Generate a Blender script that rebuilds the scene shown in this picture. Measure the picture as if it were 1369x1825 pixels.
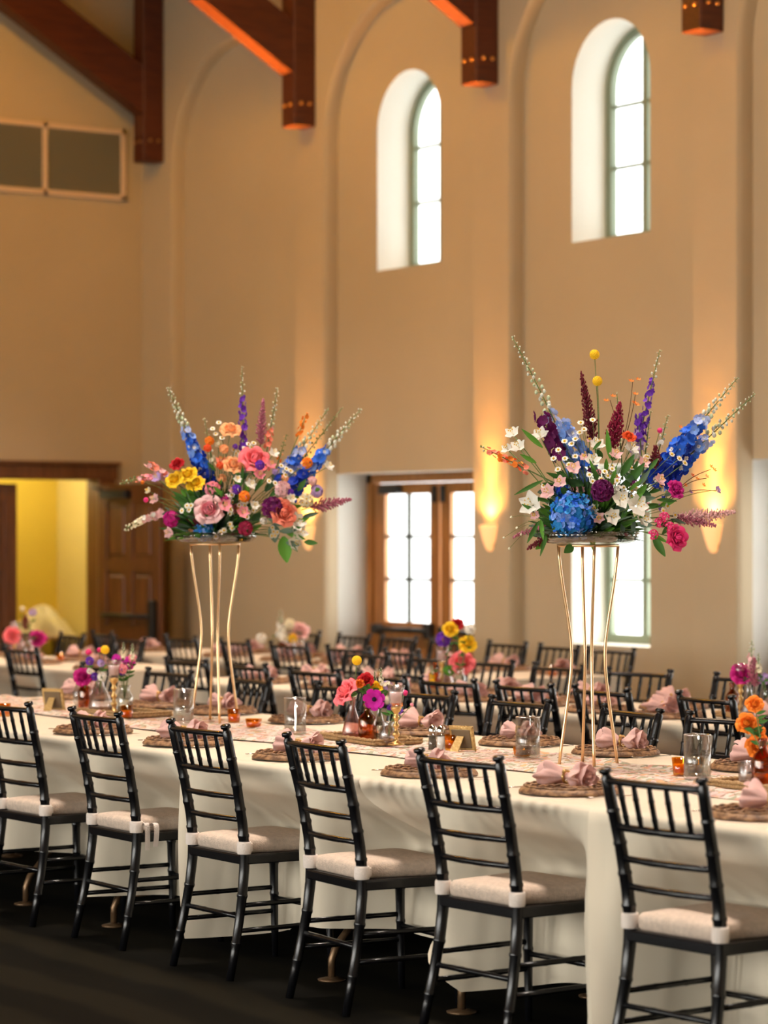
import bpy, math, random
from mathutils import Vector, Matrix
R = math.radians
PI = math.pi
for o in list(bpy.data.objects):
    bpy.data.objects.remove(o)
SC = bpy.context.scene
COL = SC.collection

# ------------------------------------------------------------------ camera
# room frame: x runs along the long window wall, y towards it; camera at x=y=0
YAW = R(56.0); CA, SA = math.cos(YAW), math.sin(YAW)
EYE = 1.59; FPX = 85.0 / 24.0 * 1369.0; CX = 684.5; HY = 958.0
cam_d = bpy.data.cameras.new('camera')
cam = bpy.data.objects.new('camera', cam_d); COL.objects.link(cam)
cam.location = (0, 0, EYE)
cam.rotation_euler = (R(90), 0, YAW)
cam_d.sensor_fit = 'HORIZONTAL'; cam_d.sensor_width = 24.0; cam_d.lens = 85.0
cam_d.shift_y = (HY - 912.5) / 1369.0
cam_d.clip_end = 200
cam_d.dof.use_dof = True
cam_d.dof.focus_distance = 10.0
cam_d.dof.aperture_fstop = 2.3
SC.camera = cam

# ------------------------------------------------------------------ world, light, exposure
SC.view_settings.view_transform = 'Standard'
SC.view_settings.look = 'None'
SC.view_settings.gamma = 1.0
SC.view_settings.use_curve_mapping = False
SC.view_settings.exposure = 0.0
W = bpy.data.worlds.new('sky'); SC.world = W; W.use_nodes = True
W.node_tree.nodes['Background'].inputs[0].default_value = (0.97, 1.0, 0.98, 1)
W.node_tree.nodes['Background'].inputs[1].default_value = 4.0

BAY = 2.44; POST0 = -20.70            # posts / pilasters every 2.44 m
WALL_Y = 11.60; NICHE_Y = 11.72; END_X = -21.0
FRONT_Y = -3.6; RIGHT_X = 3.7
def area(name, loc, rot, sx, sy, power, col):
    l = bpy.data.lights.new(name, 'AREA'); l.shape = 'RECTANGLE'; l.size = sx; l.size_y = sy
    l.energy = power; l.color = col
    o = bpy.data.objects.new(name, l); COL.objects.link(o); o.location = loc; o.rotation_euler = rot
    return o
# daylight through the tall windows of the wall behind the camera
for i in range(1, 10):
    xc = POST0 + BAY * (i + 0.5)
    area('daylight', (xc, FRONT_Y - 0.42, 1.95), (R(90), 0, 0), 1.2, 2.1, 185.0 if 3 <= i <= 7 else 40.0, (1.0, 0.97, 0.90))

# portals guide the sky's light through the windows of the far wall
for i in range(1, 10):
    xc = POST0 + BAY * (i + 0.5)
    for z, h in ((4.4, 1.55), (1.45, 1.3)):
        o = area('sky_portal', (xc, NICHE_Y + 0.40, z), (R(-90), 0, 0), 0.9 if z > 3 else 1.9, h, 1.0, (1, 1, 1)); o.data.cycles.is_portal = True
# extra daylight panels added outside the ground-floor glazing to brighten its reveals
for i in range(1, 6):
    area('daylight', (POST0 + BAY * (i + 0.5), NICHE_Y + 0.75, 1.45), (R(-90), 0, 0), 2.0, 1.25, 55.0, (1.0, 0.99, 0.94))
# unseen ring lamps added to light tables and upper walls; built further down
FILL = [(-17.5, 7.6), (-13.0, 7.6), (-9.2, 5.6), (-5.6, 5.6)]
FILL_Z = 7.0; FILL_DOWN = 98.0; FILL_UP = [430.0, 230.0, 110.0, 90.0]
# ------------------------------------------------------------------ pixel -> place
def ray(px, py):
    X = (px - CX) / FPX
    return Vector((CA * X - SA, SA * X + CA, (HY - py) / FPX))
def at_z(px, py, z):
    r = ray(px, py); t = (z - EYE) / r.z; return Vector((r.x * t, r.y * t, z))
def at_d(px, py, d):
    r = ray(px, py); return Vector((r.x * d, r.y * d, EYE + r.z * d))
def at_y(px, py, y):
    r = ray(px, py); t = y / r.y; return Vector((r.x * t, y, EYE + r.z * t))
def depth(p): return -SA * p[0] + CA * p[1]
RIGHTV = Vector((CA, SA, 0)); BACKV = Vector((-SA, CA, 0))   # image right, away from camera

# ------------------------------------------------------------------ materials
MATS = {}
def mat(name, col, rough=0.5, metal=0.0, spec=0.5, noise=None, bump=None, coat=0.0, trans=None, emit=None, sheen=0.0, sss=0.0):
    """noise=(scale, amount) brightness variation; bump=(scale,strength)."""
    m = bpy.data.materials.new(name); m.use_nodes = True; nt = m.node_tree
    b = nt.nodes['Principled BSDF']
    b.inputs['Base Color'].default_value = (*col, 1); b.inputs['Roughness'].default_value = rough
    b.inputs['Metallic'].default_value = metal; b.inputs['Specular IOR Level'].default_value = spec
    if coat: b.inputs['Coat Weight'].default_value = coat; b.inputs['Coat Roughness'].default_value = 0.12
    if sheen: b.inputs['Sheen Weight'].default_value = sheen
    if emit: b.inputs['Emission Color'].default_value = (*emit[0], 1); b.inputs['Emission Strength'].default_value = emit[1]
    tc = nt.nodes.new('ShaderNodeTexCoord')
    if noise:
        n = nt.nodes.new('ShaderNodeTexNoise'); n.inputs['Scale'].default_value = noise[0]; n.inputs['Detail'].default_value = 4
        nt.links.new(tc.outputs['Object'], n.inputs['Vector'])
        r = nt.nodes.new('ShaderNodeValToRGB'); a = noise[1]
        r.color_ramp.elements[0].position = 0.3; r.color_ramp.elements[1].position = 0.7
        r.color_ramp.elements[0].color = (*[c * (1 - a) for c in col], 1)
        r.color_ramp.elements[1].color = (*[min(1, c * (1 + a)) for c in col], 1)
        nt.links.new(n.outputs['Fac'], r.inputs['Fac']); nt.links.new(r.outputs['Color'], b.inputs['Base Color'])
    if bump:
        n2 = nt.nodes.new('ShaderNodeTexNoise'); n2.inputs['Scale'].default_value = bump[0]; n2.inputs['Detail'].default_value = 5
        nt.links.new(tc.outputs['Object'], n2.inputs['Vector'])
        bp = nt.nodes.new('ShaderNodeBump'); bp.inputs['Strength'].default_value = bump[1]; bp.inputs['Distance'].default_value = 0.02
        nt.links.new(n2.outputs['Fac'], bp.inputs['Height']); nt.links.new(bp.outputs['Normal'], b.inputs['Normal'])
    if trans:   # thin translucent cloth / petals
        out = nt.nodes['Material Output']; tr = nt.nodes.new('ShaderNodeBsdfTranslucent'); mx = nt.nodes.new('ShaderNodeMixShader')
        tr.inputs['Color'].default_value = (*col, 1); mx.inputs[0].default_value = trans
        nt.links.new(b.outputs[0], mx.inputs[1]); nt.links.new(tr.outputs[0], mx.inputs[2]); nt.links.new(mx.outputs[0], out.inputs['Surface'])
    MATS[name] = m; return m
def glass(name, tint, clear=0.9, gloss=0.08, rough=0.03):
    """thin see-through glass: tinted transparency with a glossy share that rises at grazing angles"""
    m = bpy.data.materials.new(name); m.use_nodes = True; nt = m.node_tree
    nt.nodes.remove(nt.nodes['Principled BSDF']); out = nt.nodes['Material Output']
    t = nt.nodes.new('ShaderNodeBsdfTransparent'); t.inputs[0].default_value = (*[c * clear for c in tint], 1)
    g = nt.nodes.new('ShaderNodeBsdfGlossy'); g.inputs['Roughness'].default_value = rough
    lw = nt.nodes.new('ShaderNodeLayerWeight'); lw.inputs[0].default_value = 0.35
    ma = nt.nodes.new('ShaderNodeMath'); ma.operation = 'MULTIPLY_ADD'; ma.inputs[1].default_value = 0.35; ma.inputs[2].default_value = gloss
    mx = nt.nodes.new('ShaderNodeMixShader')
    nt.links.new(lw.outputs['Facing'], ma.inputs[0]); nt.links.new(ma.outputs[0], mx.inputs[0])
    nt.links.new(t.outputs[0], mx.inputs[1]); nt.links.new(g.outputs[0], mx.inputs[2]); nt.links.new(mx.outputs[0], out.inputs['Surface'])
    MATS[name] = m; return m
def wood(name, c1, c2, rough=0.45, scale=(1, 14, 14)):
    m = mat(name, c1, rough); nt = m.node_tree; b = nt.nodes['Principled BSDF']
    tc = nt.nodes.new('ShaderNodeTexCoord'); mp = nt.nodes.new('ShaderNodeMapping'); mp.inputs['Scale'].default_value = scale
    n = nt.nodes.new('ShaderNodeTexNoise'); n.inputs['Scale'].default_value = 3; n.inputs['Detail'].default_value = 6
    r = nt.nodes.new('ShaderNodeValToRGB'); r.color_ramp.elements[0].position = 0.35; r.color_ramp.elements[1].position = 0.68
    r.color_ramp.elements[0].color = (*c1, 1); r.color_ramp.elements[1].color = (*c2, 1)
    nt.links.new(tc.outputs['Object'], mp.inputs[0]); nt.links.new(mp.outputs[0], n.inputs['Vector'])
    nt.links.new(n.outputs['Fac'], r.inputs[0]); nt.links.new(r.outputs[0], b.inputs['Base Color'])
    return m
mat('plaster', (0.56, 0.465, 0.315), 0.75, noise=(0.8, 0.06), bump=(5.0, 0.25), spec=0.3)
mat('reveal', (0.84, 0.82, 0.74), 0.8, spec=0.2, bump=(5.0, 0.15))
mat('pale_yellow_paint', (0.82, 0.70, 0.32), 0.7, noise=(1.0, 0.05))  # lighter copy of the yellow paint, imitates stronger light on the side wall
mat('yellow_paint', (0.78, 0.60, 0.10), 0.7, noise=(1.0, 0.05))
mat('ceiling_wood', (0.10, 0.055, 0.02), 0.6, noise=(2, 0.3))
wood('timber', (0.065, 0.012, 0.004), (0.115, 0.025, 0.007), 0.5, (14, 1.5, 14))
wood('door_wood', (0.30, 0.115, 0.026), (0.48, 0.21, 0.055), 0.4, (14, 14, 1))
wood('dark_door_wood', (0.11, 0.037, 0.010), (0.20, 0.075, 0.022), 0.4, (14, 14, 1))
mat('sage_paint', (0.20, 0.24, 0.16), 0.5)
mat('dark_sash', (0.03, 0.032, 0.02), 0.5)
mat('black_metal', (0.012, 0.012, 0.012), 0.45)
mat('bolt_metal', (0.55, 0.28, 0.10), 0.35, metal=0.7)
mat('vent_frame', (0.80, 0.62, 0.45), 0.6)
mat('vent_slat', (0.34, 0.30, 0.18), 0.7)
mat('vent_back', (0.10, 0.085, 0.05), 0.9)
mat('alabaster', (0.85, 0.62, 0.38), 0.5, emit=((1.0, 0.50, 0.16), 0.9))
mat('bulb', (1, 0.8, 0.5), 0.5, emit=((1.0, 0.66, 0.28), 30.0))
glass('window_glass', (1, 1, 1), 0.95, 0.02)
mat('black_lacquer', (0.004, 0.004, 0.005), 0.27, spec=0.45, coat=0.15)
mat('cushion', (0.60, 0.48, 0.385), 0.9, noise=(60, 0.12), bump=(220, 0.4), spec=0.1)
mat('tie_cloth', (0.80, 0.70, 0.62), 0.85, bump=(200, 0.3), spec=0.1)
mat('tablecloth', (0.67, 0.59, 0.46), 0.85, noise=(2.0, 0.03), bump=(3.0, 0.25), spec=0.15)
mat('table_plastic', (0.45, 0.40, 0.32), 0.6)
mat('brown_metal', (0.17, 0.10, 0.05), 0.35, metal=0.6)
mat('gold_metal', (0.80, 0.52, 0.27), 0.28, metal=0.9)
mat('brass', (0.65, 0.42, 0.16), 0.3, metal=0.9)
mat('silver', (0.55, 0.52, 0.48), 0.22, metal=1.0)
mat('chrome', (0.75, 0.75, 0.74), 0.12, metal=1.0)
mat('napkin_pink', (0.72, 0.47, 0.43), 0.9, noise=(14, 0.06), bump=(90, 0.15), spec=0.1, trans=0.15)
mat('salt', (0.85, 0.83, 0.80), 0.8)
mat('pepper', (0.10, 0.075, 0.05), 0.9, noise=(300, 0.5))
mat('kraft', (0.42, 0.29, 0.15), 0.8)
mat('card', (0.78, 0.72, 0.62), 0.8)
mat('frame_gold', (0.55, 0.36, 0.13), 0.45, metal=0.3, bump=(80, 0.5))
mat('frame_back', (0.15, 0.10, 0.05), 0.7)
mat('candle_pink', (0.82, 0.62, 0.58), 0.5, emit=None)
glass('clear_glass', (0.97, 0.98, 0.97), 0.93, 0.06)
glass('tray_glass', (0.80, 0.81, 0.77), 0.85, 0.12)
glass('amber_glass', (0.95, 0.62, 0.14), 0.93, 0.05)
glass('brown_glass', (0.86, 0.50, 0.17), 0.90, 0.05)
glass('pink_glass', (0.98, 0.80, 0.78), 0.93, 0.08, 0.25)
glass('frost_glass', (0.97, 0.93, 0.93), 0.94, 0.12, 0.25)
mat('wax', (0.90, 0.86, 0.78), 0.6)
mat('water_candle', (0.90, 0.55, 0.12), 0.5)
def carpet():
    m = mat('carpet', (0.02, 0.018, 0.01), 0.95, spec=0.05); nt = m.node_tree; b = nt.nodes['Principled BSDF']
    tc = nt.nodes.new('ShaderNodeTexCoord')
    w = nt.nodes.new('ShaderNodeTexWave'); w.wave_type = 'BANDS'; w.bands_direction = 'Y'
    w.inputs['Scale'].default_value = 0.75; w.inputs['Distortion'].default_value = 2.0; w.inputs['Detail'].default_value = 2; w.inputs['Detail Scale'].default_value = 1.5
    n = nt.nodes.new('ShaderNodeTexNoise'); n.inputs['Scale'].default_value = 240
    r = nt.nodes.new('ShaderNodeValToRGB')
    r.color_ramp.elements[0].color = (0.005, 0.0045, 0.003, 1); r.color_ramp.elements[1].color = (0.010, 0.0085, 0.005, 1)
    r.color_ramp.elements[0].position = 0.35; r.color_ramp.elements[1].position = 0.75
    bp = nt.nodes.new('ShaderNodeBump'); bp.inputs['Strength'].default_value = 0.5
    nt.links.new(tc.outputs['Object'], w.inputs['Vector']); nt.links.new(tc.outputs['Object'], n.inputs['Vector'])
    nt.links.new(w.outputs['Fac'], r.inputs[0]); nt.links.new(r.outputs[0], b.inputs['Base Color'])
    nt.links.new(n.outputs['Fac'], bp.inputs['Height']); nt.links.new(bp.outputs[0], b.inputs['Normal'])
carpet()
def rattan():
    m = mat('rattan', (0.22, 0.11, 0.05), 0.6); nt = m.node_tree; b = nt.nodes['Principled BSDF']
    tc = nt.nodes.new('ShaderNodeTexCoord')
    n = nt.nodes.new('ShaderNodeTexNoise'); n.inputs['Scale'].default_value = 45; n.inputs['Detail'].default_value = 2
    r = nt.nodes.new('ShaderNodeValToRGB'); r.color_ramp.elements[0].position = 0.35; r.color_ramp.elements[1].position = 0.65
    r.color_ramp.elements[0].color = (0.10, 0.045, 0.02, 1); r.color_ramp.elements[1].color = (0.38, 0.21, 0.10, 1)
    bp = nt.nodes.new('ShaderNodeBump'); bp.inputs['Strength'].default_value = 0.6
    nt.links.new(tc.outputs['Object'], n.inputs['Vector']); nt.links.new(n.outputs['Fac'], r.inputs[0])
    nt.links.new(r.outputs[0], b.inputs['Base Color']); nt.links.new(n.outputs['Fac'], bp.inputs['Height']); nt.links.new(bp.outputs[0], b.inputs['Normal'])
rattan()
wood('tray_wicker', (0.25, 0.14, 0.055), (0.48, 0.31, 0.14), 0.6, (60, 25, 60))
def floral_print():
    m = mat('floral_print', (0.70, 0.64, 0.56), 0.9, spec=0.1); nt = m.node_tree; b = nt.nodes['Principled BSDF']
    tc = nt.nodes.new('ShaderNodeTexCoord')
    prev = None
    specs = [((0.64, 0.57, 0.50), None, 0, 0), ((0.78, 0.42, 0.32), 15, 0.15, 1.0), ((0.42, 0.44, 0.30), 23, 0.15, 3.0), ((0.82, 0.60, 0.55), 11, 0.16, 7.0), ((0.35, 0.24, 0.16), 34, 0.13, 11.0), ((0.85, 0.50, 0.25), 19, 0.11, 17.0)]
    base = nt.nodes.new('ShaderNodeRGB'); base.outputs[0].default_value = (*specs[0][0], 1); prev = base.outputs[0]
    for col, sc, th, off in specs[1:]:
        mp = nt.nodes.new('ShaderNodeMapping'); mp.inputs['Location'].default_value = (off, off * 0.7, 0); mp.inputs['Scale'].default_value = (1, 1, 0.0)
        mp.inputs['Rotation'].default_value = (0, 0, off)
        nz = nt.nodes.new('ShaderNodeTexNoise'); nz.inputs['Scale'].default_value = sc * 0.8; nz.inputs['Detail'].default_value = 1
        ad = nt.nodes.new('ShaderNodeMixRGB'); ad.blend_type = 'ADD'; ad.inputs[0].default_value = 0.06
        v = nt.nodes.new('ShaderNodeTexVoronoi'); v.inputs['Scale'].default_value = sc
        lt = nt.nodes.new('ShaderNodeMath'); lt.operation = 'LESS_THAN'; lt.inputs[1].default_value = th * 2.5
        mx = nt.nodes.new('ShaderNodeMixRGB'); mx.inputs[2].default_value = (*[q * .75 for q in col], 1)
        nt.links.new(tc.outputs['Object'], mp.inputs[0]); nt.links.new(mp.outputs[0], nz.inputs['Vector'])
        nt.links.new(mp.outputs[0], ad.inputs[1]); nt.links.new(nz.outputs['Color'], ad.inputs[2]); nt.links.new(ad.outputs[0], v.inputs['Vector'])
        ms = nt.nodes.new('ShaderNodeMath'); ms.operation = 'MULTIPLY'; ms.inputs[1].default_value = 0.9
        nt.links.new(v.outputs['Distance'], lt.inputs[0]); nt.links.new(lt.outputs[0], ms.inputs[0]); nt.links.new(ms.outputs[0], mx.inputs[0])
        nt.links.new(prev, mx.inputs[1]); prev = mx.outputs[0]
    nt.links.new(prev, b.inputs['Base Color'])
floral_print()
PETALS = {'blue': (0.03, 0.16, 0.75), 'deep_blue': (0.012, 0.05, 0.50), 'sky_blue': (0.20, 0.36, 0.80), 'pale_blue': (0.42, 0.50, 0.78),
    'hydrangea': (0.02, 0.23, 0.56), 'bud_green': (0.56, 0.62, 0.40), 'bud_white': (0.72, 0.72, 0.60), 'white': (0.84, 0.82, 0.74), 'cream': (0.84, 0.78, 0.56),
    'purple': (0.15, 0.03, 0.42), 'lilac': (0.45, 0.32, 0.62), 'plum': (0.13, 0.005, 0.085), 'magenta': (0.50, 0.012, 0.20), 'hot_pink': (0.78, 0.04, 0.20),
    'fuchsia': (0.62, 0.02, 0.42), 'pink': (0.85, 0.30, 0.36), 'pale_pink': (0.84, 0.52, 0.52), 'rose': (0.90, 0.19, 0.22), 'coral': (0.90, 0.26, 0.17), 'peach': (0.92, 0.45, 0.20), 'orange': (0.90, 0.24, 0.02), 'red_orange': (0.80, 0.10, 0.02),
    'red': (0.45, 0.006, 0.012), 'yellow': (0.90, 0.56, 0.015), 'burgundy': (0.17, 0.015, 0.028), 'crimson': (0.30, 0.012, 0.05), 'dusty_rose': (0.45, 0.14, 0.20),
    'leaf': (0.06, 0.17, 0.03), 'leaf_dark': (0.025, 0.075, 0.02), 'leaf_bright': (0.11, 0.30, 0.035), 'leaf_grey': (0.12, 0.19, 0.13), 'stem': (0.13, 0.20, 0.06), 'stem_brown': (0.14, 0.07, 0.03), 'yellow_center': (0.80, 0.50, 0.03), 'dark_center': (0.02, 0.008, 0.03)}
for k, c in PETALS.items():
    mat(k, c, 0.6, spec=0.25, trans=0.12 if k not in ('yellow', 'stem', 'leaf_dark') else None)

# ------------------------------------------------------------------ mesh builder
class MB:
    def __init__(s): s.v = []; s.f = []; s.m = []; s.sm = []
    def add(s, vs, fs, m, smooth=True):
        n = len(s.v); s.v += [tuple(v) for v in vs]
        for f in fs: s.f.append(tuple(i + n for i in f)); s.m.append(m); s.sm.append(smooth)
    def box(s, x0, x1, y0, y1, z0, z1, m, b=0.0):
        if b <= 0:
            vs = [(x, y, z) for z in (z0, z1) for y in (y0, y1) for x in (x0, x1)]
            s.add(vs, [(0, 2, 3, 1), (4, 5, 7, 6), (0, 1, 5, 4), (2, 6, 7, 3), (0, 4, 6, 2), (1, 3, 7, 5)], m, False); return
        # chamfered box: three inset boxes' corners
        vs = []
        for z, zz in ((z0, z0 + b), (z1, z1 - b)):
            for y, yy in ((y0, y0 + b), (y1, y1 - b)):
                for x, xx in ((x0, x0 + b), (x1, x1 - b)):
                    vs += [(x, yy, zz), (xx, y, zz), (xx, yy, z)]
        I = lambda i, j, k, a: ((k * 2 + j) * 2 + i) * 3 + a
        fs = []
        fs += [(I(0,0,0,0), I(0,0,1,0), I(0,1,1,0), I(0,1,0,0)), (I(1,0,0,0), I(1,1,0,0), I(1,1,1,0), I(1,0,1,0)),
               (I(0,0,0,1), I(1,0,0,1), I(1,0,1,1), I(0,0,1,1)), (I(0,1,0,1), I(0,1,1,1), I(1,1,1,1), I(1,1,0,1)),
               (I(0,0,0,2), I(0,1,0,2), I(1,1,0,2), I(1,0,0,2)), (I(0,0,1,2), I(1,0,1,2), I(1,1,1,2), I(0,1,1,2))]
        for k in (0, 1):
            for j in (0, 1): fs.append((I(0,j,k,1), I(1,j,k,1), I(1,j,k,2), I(0,j,k,2)))
            for i in (0, 1): fs.append((I(i,0,k,0), I(i,1,k,0), I(i,1,k,2), I(i,0,k,2)))
        for j in (0, 1):
            for i in (0, 1): fs.append((I(i,j,0,0), I(i,j,1,0), I(i,j,1,1), I(i,j,0,1)))
        for k in (0, 1):
            for j in (0, 1):
                for i in (0, 1): fs.append((I(i,j,k,0), I(i,j,k,1), I(i,j,k,2)))
        s.add(vs, fs, m, False)
    def tube(s, pts, rad, m, n=8, caps=True, flat=1.0):
        pts = [Vector(p) for p in pts]; k = len(pts)
        if not isinstance(rad, (list, tuple)): rad = [rad] * k
        t0 = (pts[1] - pts[0]).normalized()
        ref = Vector((0, 0, 1)) if abs(t0.z) < 0.9 else Vector((1, 0, 0))
        nx = t0.cross(ref).normalized(); vs = []
        for i, p in enumerate(pts):
            t = (pts[min(i + 1, k - 1)] - pts[max(i - 1, 0)])
            if t.length < 1e-9: t = t0
            t.normalize(); nx = (nx - t * nx.dot(t))
            if nx.length < 1e-6: nx = t.orthogonal()
            nx.normalize(); ny = t.cross(nx)
            for j in range(n):
                a = 2 * PI * j / n; vs.append(p + (nx * math.cos(a) + ny * math.sin(a) * flat) * rad[i])
        fs = [(i * n + j, i * n + (j + 1) % n, (i + 1) * n + (j + 1) % n, (i + 1) * n + j) for i in range(k - 1) for j in range(n)]
        if caps: fs += [tuple(range(n - 1, -1, -1)), tuple(range((k - 1) * n, k * n))]
        s.add(vs, fs, m)
    def lathe(s, prof, m, n=20, c=(0, 0, 0), arc=2 * PI, a0=0.0, ruffle=None):
        full = abs(arc - 2 * PI) < 1e-6; na = n if full else n + 1; vs = []
        for r, z in prof:
            for j in range(na):
                a = a0 + arc * j / n; rr = r * (1 + ruffle(a, z) if ruffle else 1)
                vs.append((c[0] + rr * math.cos(a), c[1] + rr * math.sin(a), c[2] + z))
        fs = []
        for i in range(len(prof) - 1):
            for j in range(n):
                j2 = (j + 1) % na if full else j + 1
                fs.append((i * na + j, i * na + j2, (i + 1) * na + j2, (i + 1) * na + j))
        s.add(vs, fs, m)
    def ball(s, c, r, m, n=8, k=5, sc=(1, 1, 1), jit=0.0, rnd=random):
        vs = [(c[0], c[1], c[2] - r * sc[2])]
        for i in range(1, k):
            ph = PI * i / k
            for j in range(n):
                a = 2 * PI * (j + 0.5 * (i % 2)) / n; q = r * (1 + rnd.uniform(-jit, jit)) if jit else r
                vs.append((c[0] + q * sc[0] * math.sin(ph) * math.cos(a), c[1] + q * sc[1] * math.sin(ph) * math.sin(a), c[2] - q * sc[2] * math.cos(ph)))
        vs.append((c[0], c[1], c[2] + r * sc[2])); L = len(vs) - 1
        fs = [(0, 1 + (j + 1) % n, 1 + j) for j in range(n)]
        for i in range(k - 2):
            for j in range(n):
                a = 1 + i * n; fs.append((a + j, a + (j + 1) % n, a + n + (j + 1) % n, a + n + j))
        a = 1 + (k - 2) * n; fs += [(a + j, a + (j + 1) % n, L) for j in range(n)]
        s.add(vs, fs, m)
    def grid(s, fn, nu, nv, m, smooth=True):
        vs = [fn(i / nu, j / nv) for j in range(nv + 1) for i in range(nu + 1)]
        fs = [(j * (nu + 1) + i, j * (nu + 1) + i + 1, (j + 1) * (nu + 1) + i + 1, (j + 1) * (nu + 1) + i) for j in range(nv) for i in range(nu)]
        s.add(vs, fs, m, smooth)
    def mesh(s, name):
        me = bpy.data.meshes.new(name); me.from_pydata(s.v, [], s.f)
        names = []
        for m in s.m:
            if m not in names: names.append(m)
        for m in names: me.materials.append(MATS[m])
        ix = {m: i for i, m in enumerate(names)}
        me.polygons.foreach_set('material_index', [ix[m] for m in s.m]); me.polygons.foreach_set('use_smooth', s.sm)
        me.update(); return me
    def build(s, name, parent=None, loc=(0, 0, 0), rz=0.0):
        o = bpy.data.objects.new(name, s.mesh(name)); COL.objects.link(o)
        o.location = loc; o.rotation_euler = (0, 0, rz); o.parent = parent; return o
def tag(o, label, cat, group=None, kind=None):
    if label: o['label'] = label
    if cat: o['category'] = cat
    if group: o['group'] = group
    if kind: o['kind'] = kind
    return o
def thing(name, label, cat, loc=(0, 0, 0), rz=0.0, group=None):
    o = bpy.data.objects.new(name, None); COL.objects.link(o); o.empty_display_size = 0.1
    o.location = loc; o.rotation_euler = (0, 0, rz); return tag(o, label, cat, group)
KIDS = {}
def copy_tree(o, parent=None):
    c = o.copy(); COL.objects.link(c); c.parent = parent
    if o.name not in KIDS: KIDS[o.name] = [k for k in o.children]
    for k in KIDS[o.name]: copy_tree(k, c)
    return c
def place(proto, loc, rz=0.0, label=None, group=None, first=[set()]):
    if proto.name in first[0]: o = copy_tree(proto)
    else:
        KIDS[proto.name] = list(proto.children)
        for k in proto.children: KIDS[k.name] = list(k.children)
        first[0].add(proto.name); o = proto
    o.location = loc; o.rotation_euler = (0, 0, rz)
    if label: o['label'] = label
    if group: o['group'] = group
    return o
def structure(name, mb, parent=None):
    o = mb.build(name, parent)
    if parent is None: o['kind'] = 'structure'
    return o
# ================================================================== the hall
def arch_path(xa, xb, za, zs, arch, n=20):
    """outline of an opening from bottom-left over the top to bottom-right"""
    if not arch: return [(xa, za), (xa, zs), (xb, zs), (xb, za)]
    c = (xa + xb) / 2; r = (xb - xa) / 2
    return [(xa, za)] + [(c - r * math.cos(PI * i / n), zs + r * math.sin(PI * i / n)) for i in range(n + 1)] + [(xb, za)]
def band(mb, x0, x1, z0, z1, y, m, op=None):
    """wall rectangle at plane y with one opening (xa,xb,za,zs,arch); returns outline"""
    if op is None:
        mb.add([(x0, y, z0), (x1, y, z0), (x1, y, z1), (x0, y, z1)], [(0, 1, 2, 3)], m, False); return None
    xa, xb, za, zs, arch = op; P = arch_path(*op)
    def q(a, b, c, d): mb.add([(p[0], y, p[1]) for p in (a, b, c, d)], [(0, 1, 2, 3)], m, False)
    if za > z0 + 1e-6: q((x0, z0), (x1, z0), (x1, za), (x0, za))
    q((x0, za), (xa, za), (xa, zs), (x0, zs)); q((xb, za), (x1, za), (x1, zs), (xb, zs))
    if arch:
        top = P[1:-1]
        q((x0, zs), (xa, zs), (xa, z1), (x0, z1)); q((xb, zs), (x1, zs), (x1, z1), (xb, z1))
        for a, b in zip(top[:-1], top[1:]): q(a, b, (b[0], z1), (a[0], z1))
    elif z1 > zs + 1e-6: q((x0, zs), (x1, zs), (x1, z1), (x0, z1))
    return P
def returns(mb, P, rows, m, sill=True):
    """jamb faces; rows = [(y, outset)]"""
    n = len(P); c = (P[0][0] + P[-1][0]) / 2
    vs = []
    for y, o in rows:
        for x, z in P:
            s = 0 if o == 0 else o
            vs.append((x + (s if x > c + 1e-4 else -s if x < c - 1e-4 else 0) * min(1, abs(x - c) * 4), y, z + (s * 0.8 if z > P[0][1] + 0.05 and abs(x - c) < abs(P[0][0] - c) - 0.01 else 0)))
    fs = [(i * n + j, i * n + j + 1, (i + 1) * n + j + 1, (i + 1) * n + j) for i in range(len(rows) - 1) for j in range(n - 1)]
    mb.add(vs, fs, m, True)
    if sill:
        (xa, z), (xb, _) = P[0], P[-1]; y0, y1 = rows[0][0], rows[-1][0]
        mb.add([(xa, y0, z), (xb, y0, z), (xb, y1, z), (xa, y1, z)], [(0, 1, 2, 3)], m, False)
WTOP = 6.42
NB = 10
bays = [POST0 + BAY * (i + 0.5) for i in range(NB)]
PIL = 0.235    # half a pilaster
UPW = lambda c: (c - 0.427, c + 0.427, 3.65, 4.72, True)
LOW = lambda c: (c - 0.427, c + 0.427, 0.85, 2.09, False)
DOOR = lambda c: (c - 0.985, c + 0.985, 0.0, 2.09, False)
bay_lower = {0: None, 1: 'door', 2: 'window', 3: 'door', 4: 'window', 5: 'window', 6: 'door', 7: 'window', 8: 'window', 9: 'window'}
w = MB()
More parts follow.
